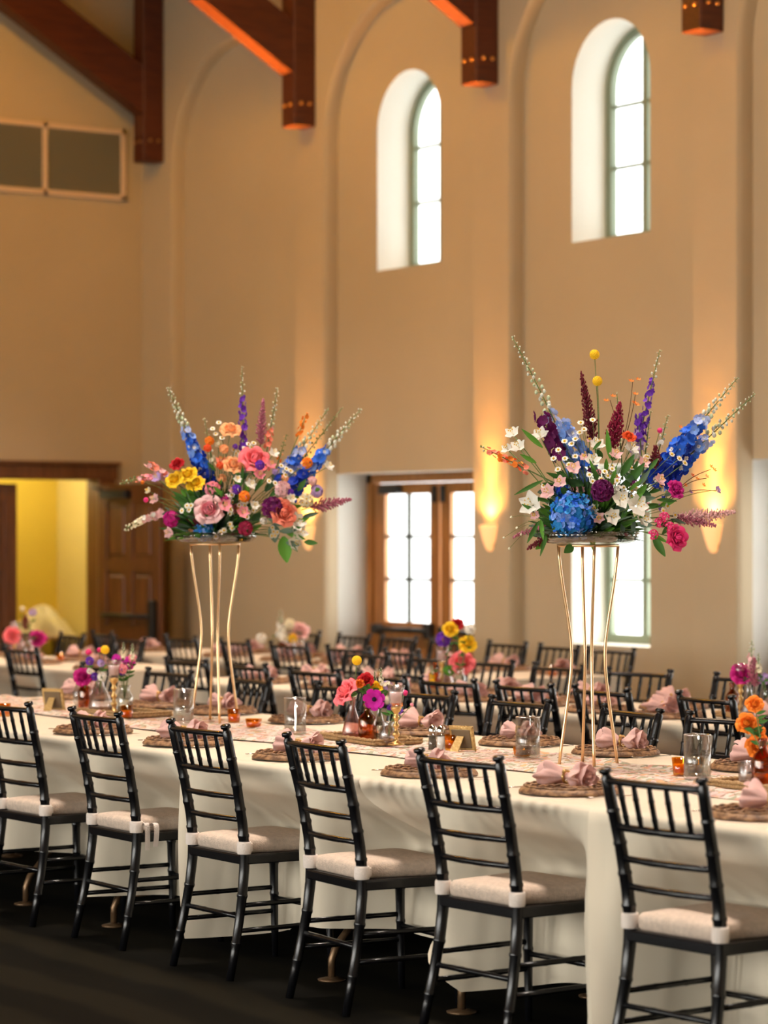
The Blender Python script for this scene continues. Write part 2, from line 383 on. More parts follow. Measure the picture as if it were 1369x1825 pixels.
for i, c in enumerate(bays):
    x0, x1 = c - BAY / 2, c + BAY / 2; xa, xb = x0 + PIL, x1 - PIL
    P = band(w, x0, x1, 0, WTOP, WALL_Y, 'plaster', (xa - 0.02, xb + 0.02, 0, 4.74, True))
    Pn = arch_path(xa, xb, 0, 4.74, True)
    n = len(P)
    # rounded niche edge and its return
    vs = [(x, WALL_Y, z) for x, z in P] + [(x, WALL_Y + 0.018, z) for x, z in [((a[0] * 0.3 + b[0] * 0.7), (a[1] * 0.3 + b[1] * 0.7)) for a, b in zip(P, Pn)]] + [(x, WALL_Y + 0.04, z) for x, z in Pn] + [(x, NICHE_Y, z) for x, z in Pn]
    w.add(vs, [(k * n + j, k * n + j + 1, (k + 1) * n + j + 1, (k + 1) * n + j) for k in range(3) for j in range(n - 1)], 'plaster', True)
    bl = bay_lower[i]; lo = None if bl is None else DOOR(c) if bl == 'door' else LOW(c)
    Pl = band(w, xa - 0.03, xb + 0.03, 0, 2.8, NICHE_Y, 'plaster', lo)
    if Pl: returns(w, Pl, [(NICHE_Y, 0), (NICHE_Y + 0.36, 0)], 'reveal', sill=bl == 'window')
    Pu = band(w, xa - 0.03, xb + 0.03, 2.8, WTOP, NICHE_Y, 'plaster', UPW(c) if i > 0 else None)
    if Pu: returns(w, Pu, [(NICHE_Y, 0), (NICHE_Y + 0.36, 0)], 'reveal')
wx0, wx1 = END_X, RIGHT_X
w.add([(END_X, WALL_Y, 0), (POST0, WALL_Y, 0), (POST0, WALL_Y, WTOP), (END_X, WALL_Y, WTOP)], [(0, 1, 2, 3)], 'plaster', False)
structure('wall_back', w)
# wall behind the camera, tall arched windows that let the daylight in
w = MB()
TALL = lambda c: (c - 0.60, c + 0.60, 0.9, 3.4, True)
for i, c in enumerate(bays):
    P = band(w, c - BAY / 2, c + BAY / 2, 0, WTOP, FRONT_Y, 'plaster', TALL(c) if i > 0 else None)
    if P: returns(w, P, [(FRONT_Y, 0), (FRONT_Y - 0.36, 0)], 'reveal')
band(w, END_X, POST0, 0, WTOP, FRONT_Y, 'plaster')
structure('wall_front', w)
RIDGE_Y = (WALL_Y + FRONT_Y) / 2; PITCH = math.tan(R(31)); RIDGE_Z = WTOP + (WALL_Y - RIDGE_Y) * PITCH
# end wall with double doorway into the yellow room
DY0, DY1, DZ = 9.50, 11.16, 2.09
def yz(mb, x, y0, y1, z0, z1, m): mb.add([(x, y0, z0), (x, y1, z0), (x, y1, z1), (x, y0, z1)], [(0, 1, 2, 3)], m, False)
w = MB()
yz(w, END_X, FRONT_Y, DY0, 0, WTOP, 'plaster'); yz(w, END_X, DY1, NICHE_Y, 0, WTOP, 'plaster'); yz(w, END_X, DY0, DY1, DZ, WTOP, 'plaster')
w.add([(END_X, FRONT_Y, WTOP), (END_X, NICHE_Y, WTOP), (END_X, RIDGE_Y, RIDGE_Z + .1)], [(0, 1, 2)], 'plaster', False)
for y in (DY0, DY1): w.add([(END_X, y, 0), (END_X - 0.2, y, 0), (END_X - 0.2, y, DZ), (END_X, y, DZ)], [(0, 1, 2, 3)], 'dark_door_wood', False)
w.add([(END_X, DY0, DZ), (END_X - 0.2, DY0, DZ), (END_X - 0.2, DY1, DZ), (END_X, DY1, DZ)], [(0, 1, 2, 3)], 'dark_door_wood', False)
structure('wall_left', w)
w = MB()
yz(w, RIGHT_X, FRONT_Y, NICHE_Y, 0, WTOP, 'plaster')
w.add([(RIGHT_X, FRONT_Y, WTOP), (RIGHT_X, NICHE_Y, WTOP), (RIGHT_X, RIDGE_Y, RIDGE_Z + .1)], [(0, 1, 2)], 'plaster', False)
structure('wall_right', w)
w = MB(); w.box(END_X - 2.2, RIGHT_X, FRONT_Y, NICHE_Y + 0.4, -0.1, 0, 'carpet'); structure('floor', w)
w = MB()
for y in (WALL_Y + 0.15, FRONT_Y - 0.15):
    z = WTOP - 0.15 * PITCH
    w.add([(END_X - .1, y, z), (RIGHT_X + .1, y, z), (RIGHT_X + .1, RIDGE_Y, RIDGE_Z), (END_X - .1, RIDGE_Y, RIDGE_Z),
           (END_X - .1, y, z + .2), (RIGHT_X + .1, y, z + .2), (RIGHT_X + .1, RIDGE_Y, RIDGE_Z + .2), (END_X - .1, RIDGE_Y, RIDGE_Z + .2)],
          [(0, 1, 2, 3), (4, 7, 6, 5), (0, 4, 5, 1), (1, 5, 6, 2), (0, 3, 7, 4)], 'ceiling_wood', False)
structure('ceiling', w)
# yellow room beyond the doorway
VX = -22.58; VY0, VY1, VZ = 8.6, 11.58, 2.55
w = MB(); yz(w, VX, VY0, VY1, 0, VZ, 'yellow_paint')
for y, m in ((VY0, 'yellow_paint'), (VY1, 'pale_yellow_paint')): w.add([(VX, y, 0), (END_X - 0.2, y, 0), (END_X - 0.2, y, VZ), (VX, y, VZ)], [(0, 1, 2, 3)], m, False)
w.add([(VX, VY0, VZ), (END_X - 0.2, VY0, VZ), (END_X - 0.2, VY1, VZ), (VX, VY1, VZ)], [(0, 1, 2, 3)], 'yellow_paint', False)
yz(w, END_X - 0.2, VY0, DY0, 0, VZ, 'yellow_paint'); yz(w, END_X - 0.2, DY1, VY1, 0, VZ, 'yellow_paint'); yz(w, END_X - 0.2, DY0, DY1, DZ, VZ, 'yellow_paint')
structure('wall_vestibule', w)
# door casing on the end wall (header longer than the opening)
w = MB(); w.box(END_X, END_X + 0.045, DY0 - 0.18, DY1 + 0.18, DZ, DZ + 0.125, 'dark_door_wood', 0.006); w.box(END_X, END_X + 0.07, DY0 - 0.2, DY1 + 0.2, DZ + 0.125, DZ + 0.155, 'dark_door_wood', 0.006)
w.box(END_X, END_X + 0.04, DY1, DY1 + 0.16, 0, DZ, 'dark_door_wood', 0.006); w.box(END_X, END_X + 0.04, DY0 - 0.16, DY0, 0, DZ, 'dark_door_wood', 0.006)
structure('trim_1', w)

# ---- windows of the back wall
def window(name, c, yz_plane, op, m, rows, cols, depth_s=1):
    """frame + mullions + panes as parts of one window"""
    xa, xb, za, zs, arch = op; e = bpy.data.objects.new(name, None); COL.objects.link(e); e['kind'] = 'structure'
    e.location = (c, yz_plane, za); fw = 0.062; d = 0.05
    P = [(x - c, z - za) for x, z in arch_path(*op)]
    cz = (zs - za); r0 = (xb - xa) / 2
    def inner(k):
        if arch:
            n = len(P) - 3; r = r0 - k
            return [(-r, k)] + [(-r * math.cos(PI * i / n), cz + r * math.sin(PI * i / n)) for i in range(n + 1)] + [(r, k)]
        return [(-r0 + k, k), (-r0 + k, cz - k), (r0 - k, cz - k), (r0 - k, k)]
    fr = MB(); Q = inner(fw); n = len(P)
    ring = [(P, 0), (Q, 0), (Q, d), (P, d)]
    vs = []
    for L, y in ring: vs += [(x, y, z) for x, z in L]
    fs = []
    for a, b in ((0, 1), (1, 2), (2, 3), (3, 0)):
        for j in range(n): j2 = (j + 1) % n; fs.append((a * n + j, a * n + j2, b * n + j2, b * n + j))
    fr.add(vs, fs, m, False); fr.build('window_frame', e)
    r = r0 - fw; b0 = fw; top = cz + (r if arch else -fw)
    ztop = lambda x: cz + math.sqrt(max(0, r * r - x * x)) if arch else cz - fw
    # bars
    xs = [-r + 2 * r * k / cols for k in range(cols + 1)]
    zr = [b0 + h for h in rows]
    for x in xs[1:-1]:
        g = MB(); g.box(x - 0.028, x + 0.028, 0.006, d - 0.006, b0, ztop(x) + 0.005, m); g.build('mullion', e)
    for z in zr:
        hw = r if (not arch or z < cz) else math.sqrt(max(0.001, r * r - (z - cz) ** 2))
        g = MB(); g.box(-hw, hw, 0.010, d - 0.010, z - 0.011, z + 0.011, m); g.build('glazing_bar', e)
    zz = [b0] + zr + [None]
    for i in range(len(zz) - 1):
        for j in range(cols):
            g = MB(); x0, x1 = xs[j], xs[j + 1]; N = 8 if zz[i + 1] is None and arch else 1
            pts = [(x0, zz[i]), (x1, zz[i])]
            if zz[i + 1] is None: pts += [(x1 + (x0 - x1) * k / N, max(zz[i] + .002, ztop(x1 + (x0 - x1) * k / N))) for k in range(N + 1)]
            else: pts += [(x1, zz[i + 1]), (x0, zz[i + 1])]
            g.add([(x, d / 2, z) for x, z in pts], [tuple(range(len(pts)))], 'window_glass', False); g.build('pane', e)
    return e
wn = 0
for i, c in enumerate(bays):
    if i > 4: continue
    if i > 0:
        wn += 1; window('window_%d' % wn, c, NICHE_Y + 0.30, UPW(c), 'sage_paint', [0.47, 0.90], 2)
    if bay_lower[i] == 'window':
        wn += 1; window('window_%d' % wn, c, NICHE_Y + 0.30, LOW(c), 'sage_paint', [0.38, 0.76], 2)
for i, c in enumerate(bays):
    if i in (0,) or i > 8: continue
    wn += 1; window('window_%d' % wn, c, FRONT_Y - 0.30, TALL(c), 'sage_paint', [1.2, 2.4], 2)

# ---- glazed double doors in the back wall
def glazed_door(name, c):
    e = bpy.data.objects.new(name, None); COL.objects.link(e); e['kind'] = 'structure'; e.location = (c, NICHE_Y + 0.27, 0)
    f = MB(); hw = 0.985
    f.box(-hw, -hw + 0.07, 0, 0.09, 0, 2.09, 'door_wood'); f.box(hw - 0.07, hw, 0, 0.09, 0, 2.09, 'door_wood'); f.box(-hw, hw, 0, 0.09, 2.02, 2.09, 'door_wood')
    f.build('door_frame', e)
    for s in (-1, 1):
        lf = MB(); a, b = (-hw + 0.075, -0.012) if s < 0 else (0.012, hw - 0.075); st = 0.155
        g0, g1 = a + st, b - 0.125
        if s > 0: g0, g1 = a + 0.125, b - st
        lf.box(a, g0, 0.02, 0.065, 0.02, 2.015, 'door_wood', 0.004); lf.box(g1, b, 0.02, 0.065, 0.02, 2.015, 'door_wood', 0.004)
        lf.box(g0, g1, 0.02, 0.065, 1.93, 2.015, 'door_wood'); lf.box(g0, g1, 0.02, 0.065, 0.78, 0.93, 'door_wood'); lf.box(g0, g1, 0.02, 0.065, 0.02, 0.2, 'door_wood')
        lf.box(g0, g1, 0.032, 0.055, 0.2, 0.78, 'door_wood'); lf.box(g0 + 0.06, g1 - 0.06, 0.022, 0.05, 0.26, 0.72, 'door_wood', 0.012)
        L = lf.build('door_leaf', e)
        mid = (g0 + g1) / 2
        g = MB(); g.box(mid - 0.012, mid + 0.012, 0.026, 0.06, 0.93, 1.93, 'dark_sash'); g.build('glazing_bar', L)
        for z in (1.263, 1.597):
            g = MB(); g.box(g0, g1, 0.028, 0.058, z - 0.012, z + 0.012, 'dark_sash'); g.build('glazing_bar', L)
        for x0, x1 in ((g0, mid - .010), (mid + .010, g1)):
            for z0, z1 in ((0.93, 1.253), (1.273, 1.587), (1.607, 1.93)):
                g = MB(); g.add([(x0, .042, z0), (x1, .042, z0), (x1, .042, z1), (x0, .042, z1)], [(0, 1, 2, 3)], 'window_glass', False); g.build('pane', L)
        g = MB(); g.tube([(a + 0.1, -0.035, 0.87), (b - 0.06, -0.035, 0.87)], 0.022, 'black_metal', 8); g.box(a + 0.05, a + 0.14, -0.05, 0.02, 0.83, 0.91, 'black_metal', 0.006); g.box(b - 0.13, b - 0.05, -0.05, 0.02, 0.81, 0.93, 'black_metal', 0.006)
        g.build('panic_bar', L)
        g = MB(); q0 = g0 if s < 0 else g1 - 0.25
        g.box(q0, q0 + 0.25, -0.05, 0.02, 1.93, 2.0, 'black_metal', 0.006); g.build('door_closer', L)
        g = MB(); hx = b - 0.045 if s < 0 else a + 0.045
        g.box(hx - 0.02, hx + 0.02, -0.01, 0.02, 1.86, 1.99, 'black_metal', 0.004); g.build('latch', L)
    return e
glazed_door('door_1', bays[1]); glazed_door('door_2', bays[3])

# ---- panelled doors of the end wall: hinge leaf local x from hinge outwards, face towards -y
def panel_leaf(name, loc, rz, width, sub):
    e = bpy.data.objects.new(name, None); COL.objects.link(e); e['kind'] = 'structure'; e.location = loc; e.rotation_euler = (0, 0, rz)
    H = 2.05; t = 0.045; st = 0.115; rails = [(0, 0.22), (0.72, 0.84), (1.30, 1.40), (1.90, H)]
    f = MB(); mid = width / 2
    for a, b in ((0, st), (width - st, width), (mid - 0.05, mid + 0.05)): f.box(a, b, -t / 2, t / 2, 0.01, H, 'dark_door_wood', 0.004)
    for z0, z1 in rails: f.box(st, width - st, -t / 2 + .001, t / 2 - .001, max(z0, .01), z1, 'dark_door_wood')
    f.build('door_leaf', e)
    for a, b in ((st, mid - 0.05), (mid + 0.05, width - st)):
        for (q, z0), (z1, r) in zip(rails[:-1], rails[1:]):
            g = MB(); g.box(a, b, -0.006, 0.006, z0, z1, 'dark_door_wood'); g.box(a + .035, b - .035, -t / 2 + .006, t / 2 - .006, z0 + .035, z1 - .035, 'dark_door_wood', 0.012); g.build('panel', e)
    if sub:
        g = MB(); g.box(0.10, 0.48, -0.09, -t / 2, 1.925, 2.0, 'black_metal', 0.006); g.tube([(0.12, -0.08, 2.005), (0.02, -0.10, 2.02)], 0.012, 'black_metal', 6); g.build('door_closer', e)
        g = MB(); g.box(width - 0.10, width - 0.035, -0.085, -t / 2, 0.62, 1.06, 'black_metal', 0.006); g.tube([(0.1, -0.06, 0.92), (width - 0.06, -0.06, 0.92)], 0.02, 'black_metal', 8); g.build('panic_bar', e)
    return e
panel_leaf('door_3', (END_X + 0.04, DY1 + 0.01, 0), math.atan2(0.11, 0.9), 0.90, True)
panel_leaf('door_4', (END_X - 0.06, DY0 + 0.005, 0), R(90), 0.90, False)

# ---- return-air grille on the end wall
vent = thing('wall_grille', 'wide two panel louvred air grille high on the end wall', 'vent', (END_X, 10.64, 4.84))
g = MB(); zt, zb, w_ = 0.312, -0.308, 0.785
g.box(0.0, 0.035, -w_, w_, zt - 0.045, zt, 'vent_frame', .004); g.box(0, 0.035, -w_, w_, zb, zb + 0.045, 'vent_frame', .004)
for y in (-w_, -0.022, w_ - 0.045): g.box(0, 0.035, y, y + 0.045, zb, zt, 'vent_frame', .004)
g.build('grille_frame', vent)
g = MB(); g.box(0.001, 0.004, -w_ + 0.01, w_ - .01, zb + .01, zt - .01, 'vent_back'); g.build('backing', vent)
sl = MB(); sl.add([(0.006, -0.36, -0.009), (0.006, 0.36, -0.009), (0.026, 0.36, 0.007), (0.026, -0.36, 0.007), (0.004, -0.36, -0.006), (0.004, 0.36, -0.006), (0.024, 0.36, 0.010), (0.024, -0.36, 0.010)],
    [(0, 1, 2, 3), (7, 6, 5, 4), (0, 3, 7, 4), (1, 5, 6, 2), (2, 6, 7, 3), (0, 4, 5, 1)], 'vent_slat', False)
sm = sl.mesh('slat')
for yc in (-0.381, 0.381):
    for k in range(26):
        o = bpy.data.objects.new('slat', sm); COL.objects.link(o); o.parent = vent; o.location = (0, yc, zb + 0.055 + k * 0.0205)

# ---- timber trusses: wall post, sloping strut, bolts
truss_labels = ['dark timber roof truss against the end wall above the air grille', 'timber roof truss whose strut glows orange, next to the blank arched niche',
                'timber roof truss between the two arched upper windows', 'timber roof truss on the pilaster past the arched upper window', 'timber roof truss nearest the right end of the hall']
for i in range(5):
    xc = POST0 + BAY * i
    t = thing('roof_truss', truss_labels[i], 'truss', (xc, WALL_Y, 4.84), 0, 'timber roof trusses')
    hw = 0.095
    for s, yb in ((1, 0.0), (-1, FRONT_Y - WALL_Y)):
        g = MB(); a, b = sorted((yb, yb - s * 0.20)); g.box(-hw, hw, a, b, 0, 1.52, 'timber', 0.008); g.build('post', t)
        # strut: rises from the post towards the ridge
        L = 6.9; c_, s_ = math.cos(R(31)), math.sin(R(31)); dp = 0.36
        p0 = Vector((0, yb - s * 0.12, 0.36)); dv = Vector((0, -s * c_, s_)); up = Vector((0, s * s_, c_))
        vs = []
        for q in (p0 - dv * 0.0, p0 + dv * (L)):
            for k, x in ((0, -hw + .012), (0, hw - .012), (dp, hw - .012), (dp, -hw + .012)): vs.append(q + up * k + Vector((x, 0, 0)))
        g = MB(); g.add(vs, [(0, 3, 2, 1), (4, 5, 6, 7), (0, 1, 5, 4), (1, 2, 6, 5), (2, 3, 7, 6), (3, 0, 4, 7)], 'timber', False); g.build('strut', t)
    for y in (-0.06, -0.14):
        g = MB(); g.tube([(hw, y, 0.18), (hw + 0.014, y, 0.18)], 0.014, 'bolt_metal', 6); g.build('bolt', t)
    for x in (-0.045, 0.045):
        g = MB(); g.tube([(x, -0.20, 0.17), (x, -0.214, 0.17)], 0.014, 'bolt_metal', 6); g.build('bolt', t)

# ---- sconces on the pilasters: half-cone bowls throwing light up the wall
sc_lab = {1: 'glowing alabaster wall sconce on the pilaster beside the blank niche', 2: 'glowing alabaster wall sconce between the wooden glazed door and the lower window', 3: 'glowing alabaster wall sconce on the pilaster past the lower window', 4: 'glowing alabaster wall sconce on a pilaster further along the window wall'}
SCONCE_W = 30.0; BEAM_W = 260.0; UPLIGHT_W = 7000.0
for i in range(1, 10):
    xc = POST0 + BAY * i
    t = thing('wall_sconce', sc_lab.get(i, sc_lab[4]), 'sconce', (xc, WALL_Y, 1.49), 0, 'sconces on the pilasters')
    g = MB(); prof = [(0.004, 0), (0.022, 0.004), (0.040, 0.03), (0.060, 0.09), (0.078, 0.16), (0.084, 0.19), (0.079, 0.19), (0.070, 0.15), (0.052, 0.09), (0.03, 0.035)]
    g.lathe(prof, 'alabaster', 14, (0, -0.002, 0), PI, PI); g.build('bowl', t)
    g = MB(); g.box(-0.05, 0.05, -0.008, 0, 0.03, 0.18, 'brass'); g.build('back_plate', t)
    g = MB(); g.ball((0, -0.035, 0.13), 0.018, 'bulb', 8, 6, (1, 1, 1.6)); g.build('bulb', t)
    l = bpy.data.lights.new('sconce_light', 'SPOT'); l.energy = SCONCE_W; l.color = (1.0, 0.46, 0.11); l.spot_size = R(140); l.spot_blend = 1.0; l.shadow_soft_size = 0.03
    o = bpy.data.objects.new('sconce_light', l); COL.objects.link(o); o.parent = t; o.location = (0, -0.075, 0.21); o.rotation_euler = (R(180), 0, 0)
    l = bpy.data.lights.new('sconce_beam', 'SPOT'); l.energy = BEAM_W; l.color = (1.0, 0.40, 0.085); l.spot_size = R(46); l.spot_blend = 1.0; l.shadow_soft_size = 0.03
    o = bpy.data.objects.new('sconce_beam', l); COL.objects.link(o); o.parent = t; o.location = (0, -0.075, 0.20); o.rotation_euler = (R(180 + 3), 0, 0)
    l = bpy.data.lights.new('sconce_uplight', 'SPOT'); l.energy = UPLIGHT_W; l.color = (1.0, 0.40, 0.05); l.spot_size = R(30); l.spot_blend = 0.8; l.shadow_soft_size = 0.03
    o = bpy.data.objects.new('sconce_uplight', l); COL.objects.link(o); o.parent = t; o.location = (0, -0.078, 0.20); o.rotation_euler = (R(180 + 13), 0, 0)

# ---- things in the yellow room
t = thing('ceiling_lamp', 'round glowing ceiling lamp in the yellow room past the open door', 'lamp', (-21.85, 10.6, VZ))
g = MB(); g.lathe([(0.16, 0), (0.16, -0.03), (0.12, -0.07), (0.0, -0.09)], 'alabaster', 16); g.build('shade', t)
l = bpy.data.lights.new('vestibule_light', 'POINT'); l.energy = 26; l.color = (1.0, 0.90, 0.58); l.shadow_soft_size = 0.12
o = bpy.data.objects.new('vestibule_light', l); COL.objects.link(o); o.parent = t; o.location = (0, 0, -0.25)
t = thing('console_table', 'small yellow-lit side table in the room past the open door', 'table', (-22.2, 11.04, 0))
g = MB(); g.box(-0.3, 0.3, -0.5, 0.5, 0.67, 0.70, 'kraft', 0.005); g.build('table_top', t)
for x in (-0.27, 0.27):
    for y in (-0.46, 0.46):
        g = MB(); g.box(x - 0.022, x + 0.022, y - 0.022, y + 0.022, 0, 0.67, 'kraft'); g.build('leg', t)
rn = random.Random(5); g = MB()
def heap(u, v):
    a = 2 * PI * u; r = 0.30 * (1 - v) ** 0.6; k = 1 + 0.16 * math.sin(3 * a + 4 * v) + 0.10 * math.sin(7 * a - 3 * v)
    return (r * k * math.cos(a) * 0.8, r * k * math.sin(a), 0.24 * v ** 0.8 * (1 + 0.2 * math.sin(5 * a + 6 * v)) if v > 0 else 0)
g.grid(heap, 36, 10, 'wax')
o = g.build('cloth_bundle', None, (-22.2, 11.24, 0.70)); tag(o, 'crumpled pale cloth heaped on the side table in the yellow room', 'cloth')

# ---- ring lamps added out of view: white down-light for tables, orange glow for walls
for k, (x, y) in enumerate(FILL):
    t = thing('chandelier', 'wide iron ring chandelier hung high over the tables', 'chandelier', (x, y, FILL_Z), 0, 'ring chandeliers')
    g = MB(); g.tube([(0.55 * math.cos(2 * PI * q / 40), 0.55 * math.sin(2 * PI * q / 40), 0) for q in range(41)], 0.025, 'black_metal', 8, False)
    for q in range(3): g.tube([(0.55 * math.cos(2.094 * q), 0.55 * math.sin(2.094 * q), 0), (0, 0, 0.9)], 0.008, 'black_metal', 5)
    g.build('ring', t)
    zc = WTOP + min(WALL_Y - y, y - FRONT_Y) * PITCH - FILL_Z
    g = MB(); g.tube([(0, 0, 0.9), (0, 0, zc)], 0.012, 'black_metal', 6); g.build('chain', t)
    for q in range(8):
        g = MB(); g.lathe([(0.03, 0.02), (0.05, 0.10), (0.045, 0.16)], 'alabaster', 12, (0.55 * math.cos(.785 * q), 0.55 * math.sin(.785 * q), 0)); g.build('lamp_shade', t)
    l = bpy.data.lights.new('chandelier_down', 'AREA'); l.shape = 'DISK'; l.size = 1.0; l.energy = FILL_DOWN; l.color = (1.0, 0.89, 0.80); l.spread = R(95)
    o = bpy.data.objects.new('chandelier_down', l); COL.objects.link(o); o.parent = t; o.location = (0, 0, -0.06)
    l = bpy.data.lights.new('chandelier_glow', 'POINT'); l.energy = FILL_UP[k]; l.color = (1.0, 0.44, 0.01); l.shadow_soft_size = 0.3
    o = bpy.data.objects.new('chandelier_glow', l); COL.objects.link(o); o.parent = t; o.location = (0, 0, 0.35)
# ================================================================== ballroom chair
POSTP = [(0.000, 0.206, -0.240), (0.10, 0.202, -0.218), (0.22, 0.195, -0.192), (0.34, 0.188, -0.172), (0.44, 0.185, -0.165), (0.55, 0.186, -0.174), (0.70, 0.190, -0.202), (0.82, 0.195, -0.232), (0.92, 0.199, -0.255)]
def post_at(z):
    for (z0, x0, y0), (z1, x1, y1) in zip(POSTP[:-1], POSTP[1:]):
        if z <= z1 + 1e-9: k = (z - z0) / (z1 - z0); return x0 + (x1 - x0) * k, y0 + (y1 - y0) * k
    return POSTP[-1][1:]
BL = 'black_lacquer'
def ringed(zs, rings, rad):
    L = sorted(set([round(z, 4) for z in zs] + [round(r + d, 4) for r in rings for d in (-0.009, -0.003, 0.003, 0.009)]))
    return [(z, rad(z) * (1.13 if any(abs(z - r) < 0.004 for r in rings) else 1.0)) for z in L]
def rail_at(z, u, bow=0.022):
    """point on a slightly bowed back rail, u in -1..1"""
    x, y = post_at(z); return Vector((x * u, y - bow * (1 - u * u), z))
def make_chair(loose_tie=False):
    t = thing('ballroom_chair', 'chair', 'chair')
    rad = lambda z: 0.0145 + 0.0050 * min(1, z / 0.40) - 0.0025 * max(0, (z - 0.5) / 0.42)
    for s in (-1, 1):
        pr = ringed([0, .10, .2, .3, .4, .46, .56, .65, .74, .80, .86, .892], [0.13, 0.30, 0.515, 0.61, 0.70, 0.795], rad)
        pts = [(s * post_at(z)[0], post_at(z)[1], z) for z, r in pr]; rr = [r for z, r in pr]
        for z, r in ((.898, .0125), (.904, .0125), (.907, .019), (.916, .0195), (.920, .015)): pts.append((s * post_at(z)[0], post_at(z)[1], z)); rr.append(r)
        g = MB(); g.tube(pts, rr, BL, 8); g.build('back_post', t)
        fr = ringed([0, .1, .2, .3, .418], [0.10, 0.24, 0.36], lambda z: 0.012 + 0.007 * z / 0.42)
        g = MB(); g.tube([(s * (0.197 - 0.012 * z / .42), 0.20 - 0.015 * z / .42, z) for z, r in fr], [r for z, r in fr], BL, 8); g.build('front_leg', t)
    for nm, z, r, fl in (('top_rail', 0.884, 0.0145, 0.75), ('back_rail', 0.748, 0.0115, 1), ('back_rail', 0.655, 0.0105, 1), ('back_rail', 0.573, 0.0105, 1)):
        N = 12 if nm == 'top_rail' else 8
        rr = [r * (1.12 if k in (3, N - 3) and nm != 'top_rail' else 1) for k in range(N + 1)]
        g = MB(); g.tube([rail_at(z, -1 + 2 * k / N) for k in range(N + 1)], rr, BL, 8, flat=fl); g.build(nm, t)
    sp = MB()
    for k in range(5):
        u = -0.68 + 0.34 * k
        zs = [0.748, 0.775, 0.782, 0.789, 0.83, 0.837, 0.844, 0.884]; rr = [.0075, .0085, .0100, .0085, .0085, .0100, .0085, .0075]
        g = MB(); g.tube([rail_at(z, u) for z in zs], rr, BL, 6, caps=False); g.build('spindle', t)
    # seat frame
    def outline(wr, wf, y0, y1, cr, n=5):
        pts = []
        for cx_, cy_, a0 in ((wf - cr, y1 - cr, 0), (-wf + cr, y1 - cr, 90), (-wr + cr * .5, y0 + cr * .5, 180), (wr - cr * .5, y0 + cr * .5, 270)):
            q = cr if a0 < 180 else cr * .5
            for k in range(n): a = R(a0 + 90 * k / (n - 1)); pts.append((cx_ + q * math.cos(a), cy_ + q * math.sin(a)))
        return pts
    o = outline(0.205, 0.212, -0.185, 0.215, 0.05); n = len(o); g = MB()
    rows = [(0.412, 0.985), (0.416, 1.0), (0.440, 1.0), (0.446, 0.985)]
    g.add([(x * k, y * k, z) for z, k in rows for x, y in o], [(i * n + j, i * n + (j + 1) % n, (i + 1) * n + (j + 1) % n, (i + 1) * n + j) for i in range(3) for j in range(n)] + [tuple(range(n - 1, -1, -1)), tuple(range(3 * n, 4 * n))], BL, False)
    g.build('seat_frame', t)
    o = outline(0.160, 0.200, -0.172, 0.205, 0.045, 6); n = len(o); g = MB()
    rows = [(0.447, 0.955), (0.455, 0.99), (0.470, 1.0), (0.486, 0.99), (0.496, 0.95), (0.502, 0.80), (0.504, 0.4)]
    g.add([(x * k, y * k, z) for z, k in rows for x, y in o] + [(0, 0, 0.504)], [(i * n + j, i * n + (j + 1) % n, (i + 1) * n + (j + 1) % n, (i + 1) * n + j) for i in range(6) for j in range(n)] + [(6 * n + j, 6 * n + (j + 1) % n, 7 * n) for j in range(n)] + [tuple(range(n - 1, -1, -1))], 'cushion')
    cu = g.build('cushion', t)
    for s in (-1, 1):
        g = MB(); x, y = post_at(0.47); rr = 0.0245
        g.lathe([(rr, 0.449), (rr + .002, 0.455), (rr + .002, 0.488), (rr, 0.494), (rr - .004, 0.494)], 'tie_cloth', 12, (s * x, y, 0))
        g.box(min(s * .150, s * .178), max(s * .150, s * .178), -0.150, -0.125, 0.452, 0.486, 'tie_cloth', 0.004)
        if loose_tie and s > 0:
            for dx, a, L in ((0.0, 0.5, 0.10), (0.02, 1.0, 0.085)):
                g.grid(lambda u, v: (s * x + 0.024 + dx + 0.035 * math.sin(v * 2.6) * a, y + 0.02 + dx + (u - .5) * 0.022 + .01 * v, 0.478 + 0.025 * math.sin(v * 3.0) - L * v * v), 2, 8, 'tie_cloth')
        g.build('cushion_tie', cu)
    def leg(s, front, z):
        if front: return Vector((s * (0.197 - 0.012 * z / .42), 0.20 - 0.015 * z / .42, z))
        x, y = post_at(z); return Vector((s * x, y, z))
    for s in (-1, 1):
        for z in (0.175, 0.265):
            a, b = leg(s, False, z), leg(s, True, z); g = MB()
            g.tube([a, a.lerp(b, .3), a.lerp(b, .34), a.lerp(b, .38), a.lerp(b, .62), a.lerp(b, .66), a.lerp(b, .7), b], [.0095, .0095, .0107, .0095, .0095, .0107, .0095, .0095], BL, 6); g.build('stretcher', t)
    for fr, z in ((False, 0.225), (True, 0.225)):
        a, b = leg(-1, fr, z), leg(1, fr, z); g = MB(); g.tube([a, a.lerp(b, .3), a.lerp(b, .34), a.lerp(b, .38), a.lerp(b, .62), a.lerp(b, .66), a.lerp(b, .7), b], [.0095, .0095, .0107, .0095, .0095, .0107, .0095, .0095], BL, 6); g.build('stretcher', t)
    return t
chair_a = make_chair(); chair_b = make_chair(True)
REARMARK = {7.8: [(-11.3, 'beside the purple and yellow flowers'), (-8.95, 'beside the dusty rose plume'), (-16.6, 'beside the magenta and coral blooms')], 9.9: [(-15.8, 'beside the white spire flowers')]}
def rear_label(base, row, x, xs):
    for mx, txt in REARMARK[row]:
        if x == min(xs, key=lambda q: abs(q - mx)): return base + ' ' + txt
    return base
def chair(x, y, rz, label, group, proto=None):
    return place(proto or chair_a, (x, y, 0), rz, label, group)
